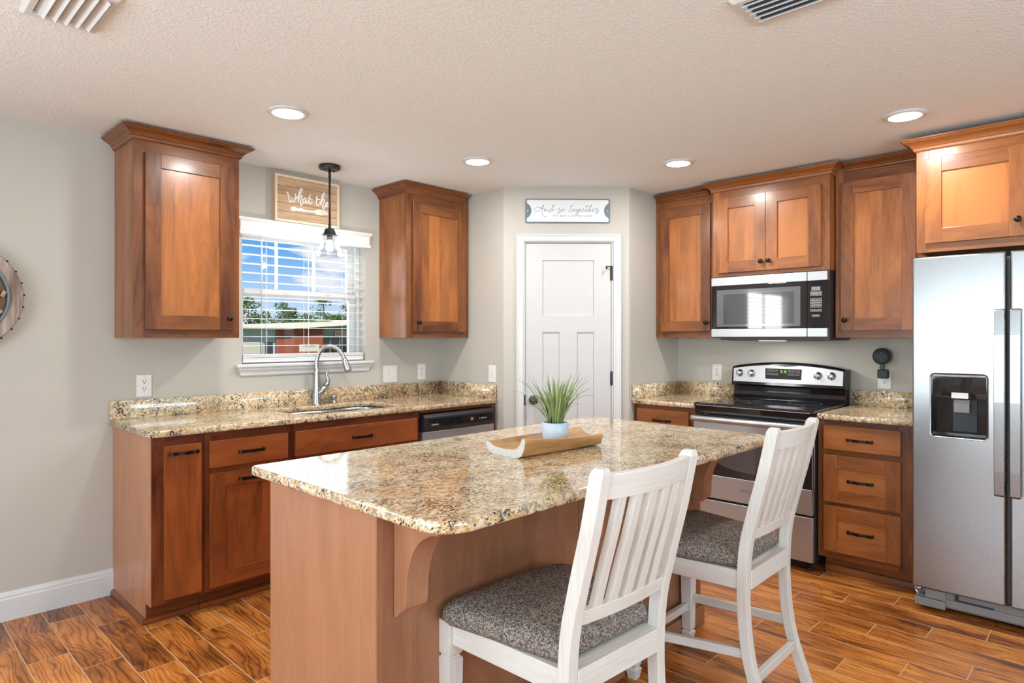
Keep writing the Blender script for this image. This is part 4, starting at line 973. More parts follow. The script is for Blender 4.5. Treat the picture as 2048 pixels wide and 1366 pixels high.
# base grille
mb = MB(); mb.box(fx0 + .012, fx1 - .012, -.790, -.754, .040, .075); mb.box(fx0 + .10, fx1 - .15, -.785, -.754, .0755, .112); gr = t.part('base_grille', mb, M['grey_plastic'])
for xa in (fx0 + .008, fx1 - .138): 
    mb = MB(); mb.box(xa, xa + .13, -.812, -.754, .026, .066); mb.box(xa + .045, xa + .13, -.806, -.754, .068, .112); t.part('hinge_cover', mb, M['grey_plastic'], None, .002)
mb = MB(); mb.box(fx0 + .175, fx0 + .33, -.7915, -.785, .078, .083); mb.box(fx0 + .175, fx0 + .19, -.7915, -.785, .083, .105); t.part('grille_slot', mb, M['slot'], gr)
mb = MB(); mb.tube([(fx0 + .006, -.800, .108), (fx0 + .014, -.812, .095), (fx0 + .030, -.806, .070)], .004, 8); mb.lathe([(.0005, .100), (.016, .102), (.018, .112), (.0005, .114)], (fx0 + .022, -.79, 0), 14); t.part('door_hinge', mb, M['shiny'])
for x in (fx0 + .05, fx1 - .05):
    for y in (-.72, -.1): t.part('leveling_foot', MB().lathe([(.0005, 0), (.02, 0), (.02, .012), (.01, .014), (.01, .022), (.0005, .022)], (x, y, 0), 12), M['black_plastic'])

# ------------------------------------------------------------------ dishwasher
t = T('dishwasher', 'stainless dishwasher with black control panel at the end of the sink run', 'dishwasher', 'W', (2.586, 0, 0))
a, b = 2.5875, 3.2245
t.part('tub', MB().box(a, b, -.598, -.04, .03, .872), M['black_plastic'])
dwd = t.part('door', MB().box(a + .002, b - .002, -.640, -.599, .125, .758), M['steel'], None, .004)
mb = MB(); mb.prism([(-.640, .7595), (-.650, .775), (-.652, .850), (-.640, .868), (-.628, .872), (-.599, .872), (-.599, .7595)], 'x', a + .002, b - .002)
cpo = t.part('control_panel', mb, M['black_plastic'], None, .003)
mb = MB(); mb.prism([(-.6535, .790), (-.6545, .838), (-.650, .838), (-.649, .790)], 'x', a + .035, b - .035); pl = t.part('fascia', mb, M['black_glass'], cpo)
t.part('pocket_handle', MB().box(2.83, 2.97, -.6525, -.645, .764, .778), M['slot'], cpo, .002)
t.text('maker_name', 'AMANA', .013, M['plate'], (2.675, -.6555, .803), pl, spacing=1.35)
mb = MB()
for x in (2.985, 2.995, 3.005): mb.box(x, x + .006, -.6552, -.6546, .818, .821)
for x in (2.988, 3.000): mb.box(x, x + .005, -.6550, -.6545, .804, .814)
for i in range(6): mb.box(3.065 + i * .0125, 3.072 + i * .0125, -.6550, -.6545, .806, .809); mb.box(3.067 + i * .0125, 3.070 + i * .0125, -.6550, -.6545, .812, .815)
t.part('indicator_marks', mb, M['plate'], pl)
t.part('toe_panel', MB().box(a + .002, b - .002, -.560, -.545, 0.0, .118), M['black_plastic'])

# ------------------------------------------------------------------ counter stools
def stool(label, x, y, rz):
    c = thing('counter_stool', label, 'counter stool', (x, y, 0), rz, 'counter stools at the island')
    ZS = [0, .2, .4, .6, .75, .9, 1.055]; YS = [-.085, -.020, .004, -.002, -.034, -.073, -.106]
    def py(z):
        P = catmull([(a, b_, 0) for a, b_ in zip(ZS, YS)], 8)
        for p, q in zip(P, P[1:]):
            if p.x <= z <= q.x: return p.y + (q.y - p.y) * (z - p.x) / max(q.x - p.x, 1e-9)
        return YS[-1] if z > .6 else YS[0]
    W = .193; ch = M['chair']
    for s in (-1, 1):
        mb = MB(); rings = []
        zl = [i * 1.04 / 22 for i in range(23)] + [1.050, 1.056]
        for z in zl:
            h = .0185 + (.002 if z > .45 else 0) * min(1, (z - .45) / .3); h2 = .0180
            if z > 1.045: h -= .003 + (z - 1.05) * .6; h2 -= .003 + (z - 1.05) * .6
            yy = py(min(z, 1.055)); cx = s * (W + .004 * max(0, (.4 - z)) )
            rings.append([(cx - h2, yy - h, z), (cx + h2, yy - h, z), (cx + h2, yy + h, z), (cx - h2, yy + h, z)])
        mb.loft(rings, 'z', R_(.45, .65)); mb.build('back_post', ch, c, .002)
    WF, YFr = .226, .445
    for s in (-1, 1):
        mb = MB(); rings = []
        for z, h in ((0, .017), (.028, .022), (.040, .0235), (.043, .0175), (.050, .0175), (.054, .0215), (.25, .0245), (.408, .027), (.416, .0265), (.419, .0205), (.427, .0205), (.431, .0255), (.53, .0255)):
            rings.append([(s * WF - h, YFr - h, z), (s * WF + h, YFr - h, z), (s * WF + h, YFr + h, z), (s * WF - h, YFr + h, z)])
        mb.loft(rings, 'z', R_(.45, .65)); mb.build('front_leg', ch, c, .0012)
    z0, z1 = .463, .530
    MB().box(-WF + .026, WF - .026, YFr - .008, YFr + .014, z0, z1, 'x', .5).build('front_apron', ch, c, .002)
    MB().box(-W + .0185, W - .0185, -.017, .005, z0, z1, 'x', .55).build('rear_apron', ch, c, .002)
    for s in (-1, 1):
        mb = MB(); p0, p1 = (s * (W + .002), .0175), (s * (WF + .002), YFr - .0265); o = .011
        mb.prism([(p0[0] - o, p0[1]), (p0[0] + o, p0[1]), (p1[0] + o, p1[1]), (p1[0] - o, p1[1])], 'z', z0, z1, 'y', .55); mb.build('side_apron', ch, c, .002)
    MB().prism([(-W + .019, -.016), (W - .019, -.016), (W - .009, .021), (WF - .012, YFr - .028), (WF - .028, YFr - .010), (-WF + .028, YFr - .010), (-WF + .012, YFr - .028), (-W + .009, .021)], 'z', .518, .5295, 'x', .5).build('seat_board', ch, c)
    def bar(name, a, b_, h=.0165, d=.011, tone=.5):
        mb = MB(); a = Vector(a); b_ = Vector(b_); dr = (b_ - a).normalized(); sd = dr.cross(Vector((0, 0, 1))).normalized() * d; up = Vector((0, 0, h))
        mb.loft([[tuple(p - sd - up), tuple(p + sd - up), tuple(p + sd + up), tuple(p - sd + up)] for p in (a, b_)], 'x' if abs(dr.x) > abs(dr.y) else 'y', tone); mb.build(name, ch, c, .002)
    bar('front_stretcher', (-WF + .024, YFr, .157), (WF - .024, YFr, .157))
    bar('rear_stretcher', (-W + .019, py(.150), .150), (W - .019, py(.150), .150))
    for s in (-1, 1): bar('side_stretcher', (s * W, py(.232) + .016, .235), (s * WF, YFr - .023, .196))
    def curved_rail(name, za, zb, bow, th):
        mb = MB(); rings = []; n = 12
        for i in range(n + 1):
            u = -1 + 2 * i / n; x = u * (W - .0175); bw = -bow * (1 - u * u); ya, yb = py(za) + bw, py(zb) + bw
            rings.append([(x, ya - th, za), (x, yb - th, zb), (x, yb + th, zb), (x, ya + th, za)])
        mb.loft(rings, 'x', .55); return mb.build(name, ch, c, .003)
    curved_rail('lower_rail', .641, .682, .012, .012); curved_rail('top_rail', .974, 1.040, .026, .012)
    for i in range(5):
        u = (-2 + i) * .335; mb = MB(); rings = []
        for k in range(13):
            z = .679 + (.978 - .679) * k / 12; f_ = k / 12; bw = -(.012 + (.026 - .012) * f_) * (1 - u * u); x = u * (W - .0175); yy = py(z) + bw
            rings.append([(x - .0155, yy - .0105, z), (x + .0155, yy - .0105, z), (x + .0155, yy + .0105, z), (x - .0155, yy + .0105, z)])
        mb.loft(rings, 'z', R_(.45, .65)); mb.build('back_slat', ch, c, .0015)
    # upholstered seat: rounded trapezoid, domed
    P = []
    for cx, cy, r, a0 in ((-.197, .022, .020, PI), (.197, .022, .020, 1.5 * PI), (.272, .460, .055, 0), (-.272, .460, .055, .5 * PI)):
        sx = 1 if cx > 0 else -1; sy = 1 if cy > .2 else -1
        for k in range(9): a = a0 + .5 * PI * k / 8; P.append(Vector((cx - sx * r + r * math.cos(a), cy - sy * r + r * math.sin(a))))
    Q = []
    for i in range(len(P)):
        a, b_ = P[i], P[(i + 1) % len(P)]; Q.append(a)
        if (b_ - a).length > .1:
            for k in range(1, 8):
                p = a.lerp(b_, k / 8)
                if abs(a.y - b_.y) < .01 and a.y > .3: p = p + Vector((0, .012 * (1 - (2 * k / 8 - 1) ** 2)))
                Q.append(p)
    ctr = Vector((0, .255)); rings = []
    for s, z in ((.90, .5305), (.965, .534), (.992, .542), (1.0, .553), (.994, .566), (.972, .578), (.93, .587), (.86, .5935), (.72, .599), (.5, .603), (.25, .605), (.04, .6055)):
        rings.append([(ctr.x + (p.x - ctr.x) * s, ctr.y + (p.y - ctr.y) * s, z) for p in Q])
    mb = MB(); mb.loft(rings, smooth=True); mb.build('seat_cushion', M['tweed'], c)
    return c
stool('whitewashed slat back counter stool with grey tweed seat, nearest the camera', 1.461, 1.017, -.055)
stool('whitewashed slat back counter stool with grey tweed seat, in front of the range', 2.442, 1.012, .012)

# ------------------------------------------------------------------ tray and plant on the island
TR = (1.955, 1.672, CT1)
tr = thing('wooden_tray', 'carved teak trough tray with whitewashed ends on the island', 'tray', TR, -.05)
L_ = .250
def cross(u):
    """section of the trough at u in -1..1 (near side is -y); returns (x shift, y, z)"""
    f = (u + 1) / 2; hn = .074 - .022 * f - .010 * (1 - u * u); hf = .043 + .004 * f; wn, wf = .106 + .012 * f, .104 + .004 * f; lift = .010 * max(0, u) ** 3
    skew = lambda y: (.045 * (y / .1) * f ** 2) - (.018 * max(0, -y / .1) * f ** 6)
    outer = [(-wn, hn), (-wn - .002, hn - .012), (-wn * .95, .030), (-wn * .82, .008), (-wn * .66, .0 + lift), (0, lift), (wf * .66, lift), (wf * .82, .006), (wf * .95, .020), (wf + .002, hf - .010), (wf, hf)]
    k = .012 * abs(u) ** 6 + .004
    inner = [(wf - .006 - k * .15, hf + .001), (wf * .80, .024 + k), (wf * .62, .015 + k), (wf * .4, .012 + k), (0, .010 + k), (-wn * .4, .012 + k), (-wn * .62, .018 + k), (-wn * .80, .036 + k), (-wn + .009 + k * .15, hn + .001)]
    return [(skew(p[0]), p[0], p[1]) for p in outer + inner]
mb = MB(); rings = []
for i in range(25):
    u = -1 + 2 * i / 24; rings.append([(u * L_ + p[0], p[1], p[2]) for p in cross(u)])
mb.loft(rings, 'x', .5, smooth=True, cap=False); mb.build('trough', M['tray'], tr)
for u in (-1, 1):
    mb = MB(); r = [(u * L_ + p[0], p[1], p[2]) for p in cross(u)]; r2 = [(p[0] + u * .003, p[1] * .99, p[2]) for p in r]
    mb.loft([r, r2], cap=False)
    def at(L, f): x = f * (len(L) - 1); i = min(int(x), len(L) - 2); a, b_ = Vector(L[i]), Vector(L[i + 1]); return tuple(a.lerp(b_, x - i))
    O = r2[:11]; I = r2[19:10:-1]; m_ = 24
    for q in range(m_): mb.face([at(O, q / m_), at(O, (q + 1) / m_), at(I, (q + 1) / m_), at(I, q / m_)])
    mb.build('end_face', M['tray_end'], tr)
PX, PY = 2.018, 1.705
pp = thing('potted_plant', 'artificial grass plant in a small blue and white pot on the tray', 'potted plant', (PX, PY, CT1 + .0160))
mb = MB().lathe([(.0005, 0), (.049, 0), (.052, .004), (.054, .040), (.0545, .076), (.052, .079), (.049, .077), (.048, .066), (.0005, .066)], (0, 0, 0), 40)
def pot_mat():
    m, nt, b, out = mat_new('patterned_ceramic'); N = nt.nodes.new; L = nt.links.new
    tc = N('ShaderNodeTexCoord'); sp = N('ShaderNodeSeparateXYZ'); L(tc.outputs['Object'], sp.inputs[0])
    ang = mathn(nt, 'MULTIPLY', mathn(nt, 'ARCTAN2', sp.outputs['Y'], sp.outputs['X']), 14 / (2 * PI))
    fx = mathn(nt, 'SUBTRACT', mathn(nt, 'FRACT', ang), 0.5); zz = mathn(nt, 'SUBTRACT', mathn(nt, 'FRACT', mathn(nt, 'MULTIPLY', sp.outputs['Z'], 1 / .026)), 0.5)
    rr = mathn(nt, 'SQRT', mathn(nt, 'ADD', mathn(nt, 'MULTIPLY', fx, fx), mathn(nt, 'MULTIPLY', zz, zz)))
    s = mathn(nt, 'GREATER_THAN', mathn(nt, 'SINE', mathn(nt, 'MULTIPLY', rr, 40)), 0.45)
    mx = N('ShaderNodeMixRGB'); L(s, mx.inputs[0]); mx.inputs[1].default_value = (0.36, 0.50, 0.70, 1); mx.inputs[2].default_value = (0.82, 0.85, 0.88, 1); L(mx.outputs[0], b.inputs['Base Color']); b.inputs['Roughness'].default_value = 0.35
    return m
mb.build('pot', pot_mat(), pp)
MB().lathe([(.0005, .0665), (.047, .0665), (.044, .070), (.0005, .073)], (0, 0, 0), 24).build('moss', simple('brown_moss', (.05, .035, .02), .9, noise=.6, scale=200, bump=.8), pp)
def leaf_mat(name, a, b_):
    m, nt, b, out = mat_new(name); N = nt.nodes.new; L = nt.links.new
    at = N('ShaderNodeAttribute'); at.attribute_name = 'tone'; rp = N('ShaderNodeValToRGB'); L(at.outputs['Fac'], rp.inputs[0]); e = rp.color_ramp.elements
    e[0].color = (*a, 1); e[1].color = (*b_, 1); L(rp.outputs[0], b.inputs['Base Color']); b.inputs['Roughness'].default_value = .5
    b.inputs['Subsurface Weight'].default_value = 0.0
    return m
gm = leaf_mat('grass_blade', (.018, .075, .032), (.46, .56, .20))
mb = MB(); rg = random.Random(5)
for i in range(80):
    a = rg.uniform(0, 2 * PI); r0 = rg.uniform(.004, .034); lean = rg.uniform(.02, 1.0) ** .6; ln = rg.uniform(.13, .225) * (1.0 + .12 * lean); wd = rg.uniform(.0026, .0060); tn = rg.random()
    d = Vector((math.cos(a), math.sin(a), 0)); sdv = Vector((-d.y, d.x, 0)); p = d * r0 + Vector((0, 0, .066)); th = .06 + lean * .50; L2 = []; R2 = []; Cn = []
    bend = rg.uniform(.10, 1.25) * (.20 + lean * 1.05); n = 9
    for k in range(n + 1):
        f_ = k / n; ang = th + bend * f_ ** 1.6; w = wd * (.75 + .5 * f_) * (1 - f_ ** 3) + .0002
        L2.append(p - sdv * w); R2.append(p + sdv * w); Cn.append(p + Vector((0, 0, -.0009)) + d * .0006); p = p + (d * math.sin(ang) + Vector((0, 0, math.cos(ang)))) * (ln / n)
    for k in range(n):
        tt = min(1, max(0, .15 + .65 * tn * (k / n) ** .6 + .12))
        mb.face([tuple(L2[k]), tuple(Cn[k]), tuple(Cn[k + 1]), tuple(L2[k + 1])], tone=tt, smooth=True); mb.face([tuple(Cn[k]), tuple(R2[k]), tuple(R2[k + 1]), tuple(Cn[k + 1])], tone=tt, smooth=True)
mb.build('grass_blades', gm, pp, fix=False)

# ------------------------------------------------------------------ pendant lamp over the sink
pn = thing('pendant_lamp', 'black pendant lamp with clear square glass shade above the sink', 'pendant lamp', (2.100, 3.610, CZ))
MB().lathe([(.0005, 0), (.066, 0), (.066, -.018), (.060, -.024), (.020, -.027), (.0005, -.027)], (0, 0, 0), 36).build('canopy', M['black_plastic'], pn)
for sx in (-.035, .035): MB().lathe([(.0005, -.024), (.005, -.024), (.006, -.031), (.0005, -.033)], (sx, sx * .3, 0), 10).build('canopy_screw', M['bronze'], pn)
mb = MB(); mb.tube([(0, 0, -.026), (0, 0, -.395)], .0065, 12); mb.tube([(0, 0, -.028), (0, 0, -.075)], .0085, 12); mb.tube([(0, 0, -.365), (0, 0, -.395)], .009, 12); mb.build('rod', M['black_plastic'], pn)
def sq(h, z, a=0.0): return [(h * math.cos(PI/4 + k*PI/2 + a) * 1.4142, h * math.sin(PI/4 + k*PI/2 + a) * 1.4142, z) for k in range(4)]
RA = .30
mb = MB(); mb.loft([sq(.019, -.392, RA), sq(.028, -.428, RA), sq(.036, -.430, RA), sq(.036, -.434, RA)]); mb.build('socket_cap', M['black_plastic'], pn, .0015)
mb = MB(); mb.lathe([(.0005, -.434), (.017, -.434), (.017, -.462), (.0005, -.462)], (0, 0, 0), 16); mb.build('socket', M['grey_plastic'], pn)
mb = MB(); rings = [sq(.030, -.4345, RA), sq(.037, -.470, RA), sq(.056, -.572, RA), sq(.054, -.572, RA), sq(.035, -.470, RA), sq(.028, -.4345, RA)]; mb.loft(rings, cap=False); mb.build('glass_shade', M['shade_glass'], pn)
MB().lathe([(.0005, -.462), (.010, -.463), (.013, -.470), (.022, -.490), (.025, -.506), (.022, -.522), (.013, -.532), (.0005, -.535)], (0, 0, 0), 24).build('light_bulb', M['bulb'], pn)
add_light('lamp', 'POINT', (0, 0, -.556), PENDANT_W, (1.0, 0.96, 0.90), pn, size=.02)
# ------------------------------------------------------------------ wall signs
def script_lines(mb, strokes, fn, r, y, flat=None, n=5):
    for s in strokes:
        P = [fn(p) for p in s]; c = catmull([(p[0], y, p[1]) for p in P], n); mb.tube(c, r, 6, flat=((0, 1, 0), .5))
t = T('wall_sign', 'framed plank sign reading What the with a white fork, above the window', 'wall sign', 'W', (1.878, 0, 2.108))
sx0, sx1, sz0, sz1 = 1.878, 2.334, 2.108, 2.405; b = .0155
mb = MB()
for x0, x1, z0, z1, g in ((sx0, sx0 + b, sz0, sz1, 'z'), (sx1 - b, sx1, sz0, sz1, 'z'), (sx0 + b, sx1 - b, sz0, sz0 + b, 'x'), (sx0 + b, sx1 - b, sz1 - b, sz1, 'x')): mb.box(x0, x1, -.050, -.002, z0, z1, g, .6)
t.part('frame', mb, M['pale_frame'], None, .0015)
mb = MB(); hz = (sz1 - sz0 - 2 * b) / 5
for i in range(5): mb.box(sx0 + b, sx1 - b, -.040, -.020, sz0 + b + i * hz + .0012, sz0 + b + (i + 1) * hz - .0012, 'x', R_(.35, .7))
pk = t.part('plank_panel', mb, M['plank'])
def mapA(p):
    s = (p[0] - 160) / 955.; top = 215 + 170 * s; bot = 925 + 125 * s; v = (p[1] - top) / (bot - top); return (sx0 + .455 * s, sz1 - .300 * v)
wt = [[(335,490),(352,540),(362,600),(370,645),(388,645),(405,590),(412,555),(408,600),(418,645),(438,640),(455,580),(458,545),(448,520)],
      [(448,600),(490,560),(535,500),(552,460),(540,442),(518,475),(500,560),(492,650)], [(492,640),(515,570),(540,545),(552,560),(535,620),(528,670),(540,690),(565,650)],
      [(610,585),(588,580),(568,620),(575,655),(600,635),(612,590),(608,640),(622,660),(650,620)], [(672,525),(658,600),(655,650),(672,668),(705,635)], [(632,572),(668,590),(705,600)],
      [(778,545),(768,610),(768,670),(785,692),(812,665)], [(748,580),(785,598),(822,606)], [(812,660),(850,600),(885,530),(880,503),(858,530),(840,610),(832,690)], [(832,680),(855,620),(880,598),(890,615),(868,680),(862,730),(878,742),(905,695)],
      [(905,700),(935,668),(940,645),(922,645),(908,680),(918,705),(945,700),(965,675)]]
mb = MB(); script_lines(mb, wt, mapA, .0048, -.0415); t.part('lettering', mb, M['cream'], pk)
fk = [(382,742),(395,718),(425,712),(455,715),(480,738),(510,738),(535,728),(565,745),(640,768),(735,772),(765,755),(800,752)]
fk2 = [(785,835),(755,818),(735,800),(640,795),(560,782),(535,775),(510,780),(478,770),(430,778),(395,768)]
tines = [(945,790),(945,797),(830,778),(830,783),(948,805),(948,812),(822,797),(822,803),(945,820),(943,828)]
mb = MB(); mb.prism([mapA(p) for p in fk + [(850,762)] + tines + [(850,832)] + fk2], 'y', -.0430, -.0402); fo = t.part('fork', mb, M['cream'], pk)

t = T('wall_sign', 'white enamel sign with blue grey edge above the pantry door, cursive And so together', 'wall sign', 'D', (.157, 0, 2.186))
ax0, ax1, az0, az1 = .157, .759, 2.186, 2.359
mb = MB().prism(rrect(ax0, ax1, az0, az1, .012, 5), 'y', -.010, -.002); t.part('backing', mb, M['slate'], None, .002)
cz = (az0 + az1) / 2
def face_poly(i=.0085):
    P = []; x0, x1, z0, z1 = ax0 + i, ax1 - i, az0 + i, az1 - i
    P += [(x0 + .006, z0), (x1 - .006, z0), (x1, z0 + .008), (x1 - .002, z0 + .022)]
    for k in range(0, 13):
        a = -1 + 2 * k / 12; P.append((x1 - .004 - .030 * (1 - a * a) ** .8, cz + a * .052))
    P += [(x1 - .002, z1 - .022), (x1, z1 - .008), (x1 - .006, z1), (x0 + .006, z1), (x0, z1 - .008), (x0 + .002, z1 - .022)]
    for k in range(0, 13):
        a = 1 - 2 * k / 12; P.append((x0 + .004 + .030 * (1 - a * a) ** .8, cz + a * .052))
    return P + [(x0 + .002, z0 + .022), (x0, z0 + .008)]
fp = t.part('enamel_face', MB().prism(face_poly(), 'y', -.0125, -.0098), M['enamel'])
for hx in (ax0 + .016, ax1 - .016): t.part('mounting_screw', MB().lathe([(.0005, -.010), (.005, -.010), (.004, -.013), (.0005, -.0135)], (hx, 0, cz), 14, 'y'), M['plate'])
def mapB(p): return (ax0 + (p[0] - 120) / 1715. * .602, az1 - (p[1] - 187) / 503. * .173)
aw = [[(445,385),(400,368),(340,375),(298,405),(300,445),(335,460),(390,445),(440,385),(475,335),(497,310)], [(497,312),(472,365),(455,430),(460,500),(490,550),(520,560),(552,548)], [(430,385),(470,392),(515,405)],
      [(500,445),(515,405),(505,450),(530,415),(556,405),(556,440),(572,455),(600,430)], [(655,402),(625,400),(602,425),(606,452),(632,450),(660,405),(688,340),(690,312),(672,360),(662,420),(672,450),(712,402)],
      [(745,430),(790,395),(815,380),(808,400),(812,440),(820,468),(795,498),(770,495),(770,475),(810,455),(850,425)], [(878,402),(856,415),(850,445),(870,458),(892,440),(892,410),(875,402),(900,420),(938,405)],
      [(1062,325),(1030,385),(1002,440),(1008,468),(1035,455),(1080,415)], [(1028,352),(1060,338),(1092,320)], [(1100,402),(1078,420),(1075,448),(1095,455),(1115,432),(1110,405),(1098,405),(1130,418),(1160,405)],
      [(1192,408),(1165,402),(1145,430),(1150,452),(1172,445),(1195,408),(1188,460),(1170,515),(1150,528),(1142,508),(1175,470),(1225,435)], [(1225,435),(1245,412),(1240,395),(1222,410),(1220,445),(1245,455),(1285,425)], [(1285,425),(1302,405),(1295,393),(1280,412),(1280,445),(1305,452),(1340,420)],
      [(1385,322),(1360,380),(1342,435),(1350,462),(1380,440)], [(1328,352),(1365,342),(1402,332)], [(1380,440),(1425,385),(1458,335),(1460,315),(1445,325),(1420,385),(1395,460)], [(1396,458),(1420,420),(1440,408),(1445,425),(1438,455),(1460,450),(1490,425)],
      [(1490,425),(1510,405),(1502,390),(1484,410),(1484,445),(1508,455),(1545,415)], [(1545,415),(1562,378),(1572,380),(1568,410),(1575,432),(1590,445),(1575,480),(1553,500),(1545,485),(1580,460),(1640,405)]]
mb = MB(); script_lines(mb, aw, mapB, .0013, -.0128); t.part('script_lettering', mb, M['slate'], fp)
t.text('small_lettering', 'THEY BUILT A LIFE THEY LOVED', .0165, M['slate'], (mapB((1072, 0))[0], -.0128, mapB((0, 545))[1]), fp, spacing=1.22, extrude=.0003)

# ------------------------------------------------------------------ round cork holder at the left edge of the wall
cx, cz = .345, 1.563
t = T('cork_holder', 'round whitewashed wood wall wreath filled with corks, cut by the left edge', 'wall decoration', 'W', (cx, 0, cz))
mb = MB(); P = [(.207, -.058), (.255, -.058), (.257, -.055), (.257, -.020), (.207, -.020), (.207, -.058)]
mb.lathe(P, (cx, 0, cz), 64, 'y', cap=False, smooth=False); t.part('wood_rim', mb, M['plank_w'])
t.part('backing', MB().lathe([(.0005, -.020), (.250, -.020), (.250, -.002), (.0005, -.002)], (cx, 0, cz), 48, 'y'), M['plank'])
t.part('metal_band', MB().lathe([(.196, -.064), (.2068, -.064), (.2068, -.0205), (.196, -.0205), (.196, -.064)], (cx, 0, cz), 64, 'y', cap=False), M['slate'])
t.part('inner_ring', MB().lathe([(.150, -.062), (.166, -.062), (.166, -.040), (.150, -.040), (.150, -.062)], (cx, 0, cz), 64, 'y', cap=False), M['grey_plastic'])
t.part('rim_wire', MB().lathe([(.2572, -.050), (.2592, -.048), (.2592, -.044), (.2572, -.042), (.2572, -.050)], (cx, 0, cz), 64, 'y', cap=False), M['slot'])
for k in range(28):
    a = 2 * PI * k / 28 + .05; t.part('rim_stud', MB().lathe([(.0005, -.058), (.005, -.056), (.005, -.040), (.0005, -.038)], (cx + .2605 * math.cos(a), 0, cz + .2605 * math.sin(a)), 8, 'y'), M['slot'])
ck_m = wood('natural_cork', (.22, .10, .05), (.62, .42, .24), rough=.85, blotch=.7, fine=.6, coat=0); rg = random.Random(3)
for i in range(26):
    a = rg.uniform(-1.9, .10) if i < 18 else rg.uniform(PI + .2, PI + 1.2); r = rg.choice((.181, .181, .118, .09)); px_, pz_ = cx + r * math.cos(a), cz + r * math.sin(a); mb = MB(); q = rg.uniform(0, PI); yy = -.048 + rg.uniform(-.004, .008)
    if i % 3 == 0: mb.lathe([(.0005, -.034), (.0108, -.034), (.0112, -.030), (.0112, -.0205), (.0005, -.0205)], (px_, -.022, pz_), 14, 'y')
    else: mb.tube([(px_ - .016 * math.cos(q), yy, pz_ - .016 * math.sin(q)), (px_ + .016 * math.cos(q), yy, pz_ + .016 * math.sin(q))], .0108, 12)
    t.part('cork', mb, ck_m)

# ------------------------------------------------------------------ outlets, switches, smart speaker
def outlet(label, fr, x, z, style='duplex', w=.076, h=.122):
    t = T('wall_outlet' if style != 'switch' and style != 'single' else 'light_switch', label, 'outlet' if style in ('duplex', 'usb') else 'light switch', fr, (x, 0, z), None)
    mb = MB().box(x - w/2, x + w/2, -.0055, -.0008, z - h/2, z + h/2); t.part('cover_plate', mb, M['plate'], None, .003)
    for zz in (z - h/2 + .012, z + h/2 - .012): t.part('plate_screw', MB().lathe([(.0005, -.005), (.003, -.005), (.0028, -.0066), (.0005, -.007)], (x, 0, zz), 10, 'y'), M['plate'])
    if style in ('duplex', 'usb'):
        for s in (-1, 1):
            zc = z + s * .0195
            r = t.part('receptacle', MB().prism(rrect(x - .0165, x + .0165, zc - .016, zc + .016, .004, 3), 'y', -.0078, -.0052), M['plate'])
            sl = MB()
            for q in (-.0065, .0065): sl.box(x + q - .0014, x + q + .0014, -.0086, -.0077, zc + .001, zc + .010)
            sl.lathe([(.0005, -.0077), (.003, -.0077), (.003, -.0086), (.0005, -.0086)], (x, 0, zc - .007), 10, 'y')
            if style == 'usb': sl.box(x - .004, x + .004, -.0086, -.0077, zc - s * .0165 - .0012, zc - s * .0165 + .0012)
            t.part('slots', sl, M['slot'], r)
    else:
        xs = (x - .023, x + .023) if style == 'switch' else (x,)
        for q in xs:
            t.part('rocker', MB().prism([(-.0052, z - .033), (-.0072, z - .033), (-.0105, z + .030), (-.0095, z + .033), (-.0052, z + .033)], 'x', q - .0165, q + .0165), M['plate'], None, .001)
    return t
outlet('white duplex outlet left of the window above the backsplash', 'W', 1.147, 1.104)
outlet('wide white double rocker switch plate right of the sink window', 'W', 2.781, 1.103, 'switch', .124, .124)
outlet('white duplex outlet under the upper cabinet beside the pantry corner', 'W', 3.069, 1.110)
outlet('white outlet on the range wall, left of the range', 'R', .328, 1.108, 'usb')
outlet('white outlet right of the range with a black plug in its top half', 'R', 1.455, 1.106)
# single switch on the pantry return wall (faces the range side)
FRAMES['P'] = (Vector((RX, 3.934, 0)), -PI / 2)
outlet('single white rocker switch on the narrow pantry wall beside the door', 'P', WY - 3.352, 1.108, 'single')
t = T('smart_speaker', 'round charcoal smart speaker on a plug mount above the right outlet', 'speaker', 'R', (1.452, 0, 1.13))
mb = MB(); c_ = (1.452, 0, 1.252)
t.part('holder', MB().lathe([(.046, -.030), (.052, -.030), (.052, -.058), (.049, -.062), (.046, -.058), (.046, -.030)], c_, 36, 'y', cap=False), M['black_plastic'])
sp = t.part('speaker_body', MB().lathe([(.0005, -.028), (.040, -.028), (.046, -.034), (.0458, -.060), (.043, -.066), (.0005, -.067)], c_, 36, 'y'), M['speaker'])
mb = MB()
for dx, dz in ((0, .022), (0, -.022), (-.022, 0), (.022, 0)): mb.lathe([(.0005, -.0668), (.004, -.0668), (.004, -.0678), (.0005, -.068)], (c_[0] + dx, 0, c_[2] + dz), 10, 'y')
t.part('buttons', mb, M['grey_plastic'], sp)
mb = MB(); mb.box(1.440, 1.464, -.056, -.034, 1.168, 1.204); t.part('mount_arm', mb, M['black_plastic'], None, .003)
mb = MB(); mb.box(1.424, 1.484, -.050, -.0092, 1.112, 1.168); t.part('plug', mb, M['speaker'], None, .008, 3)

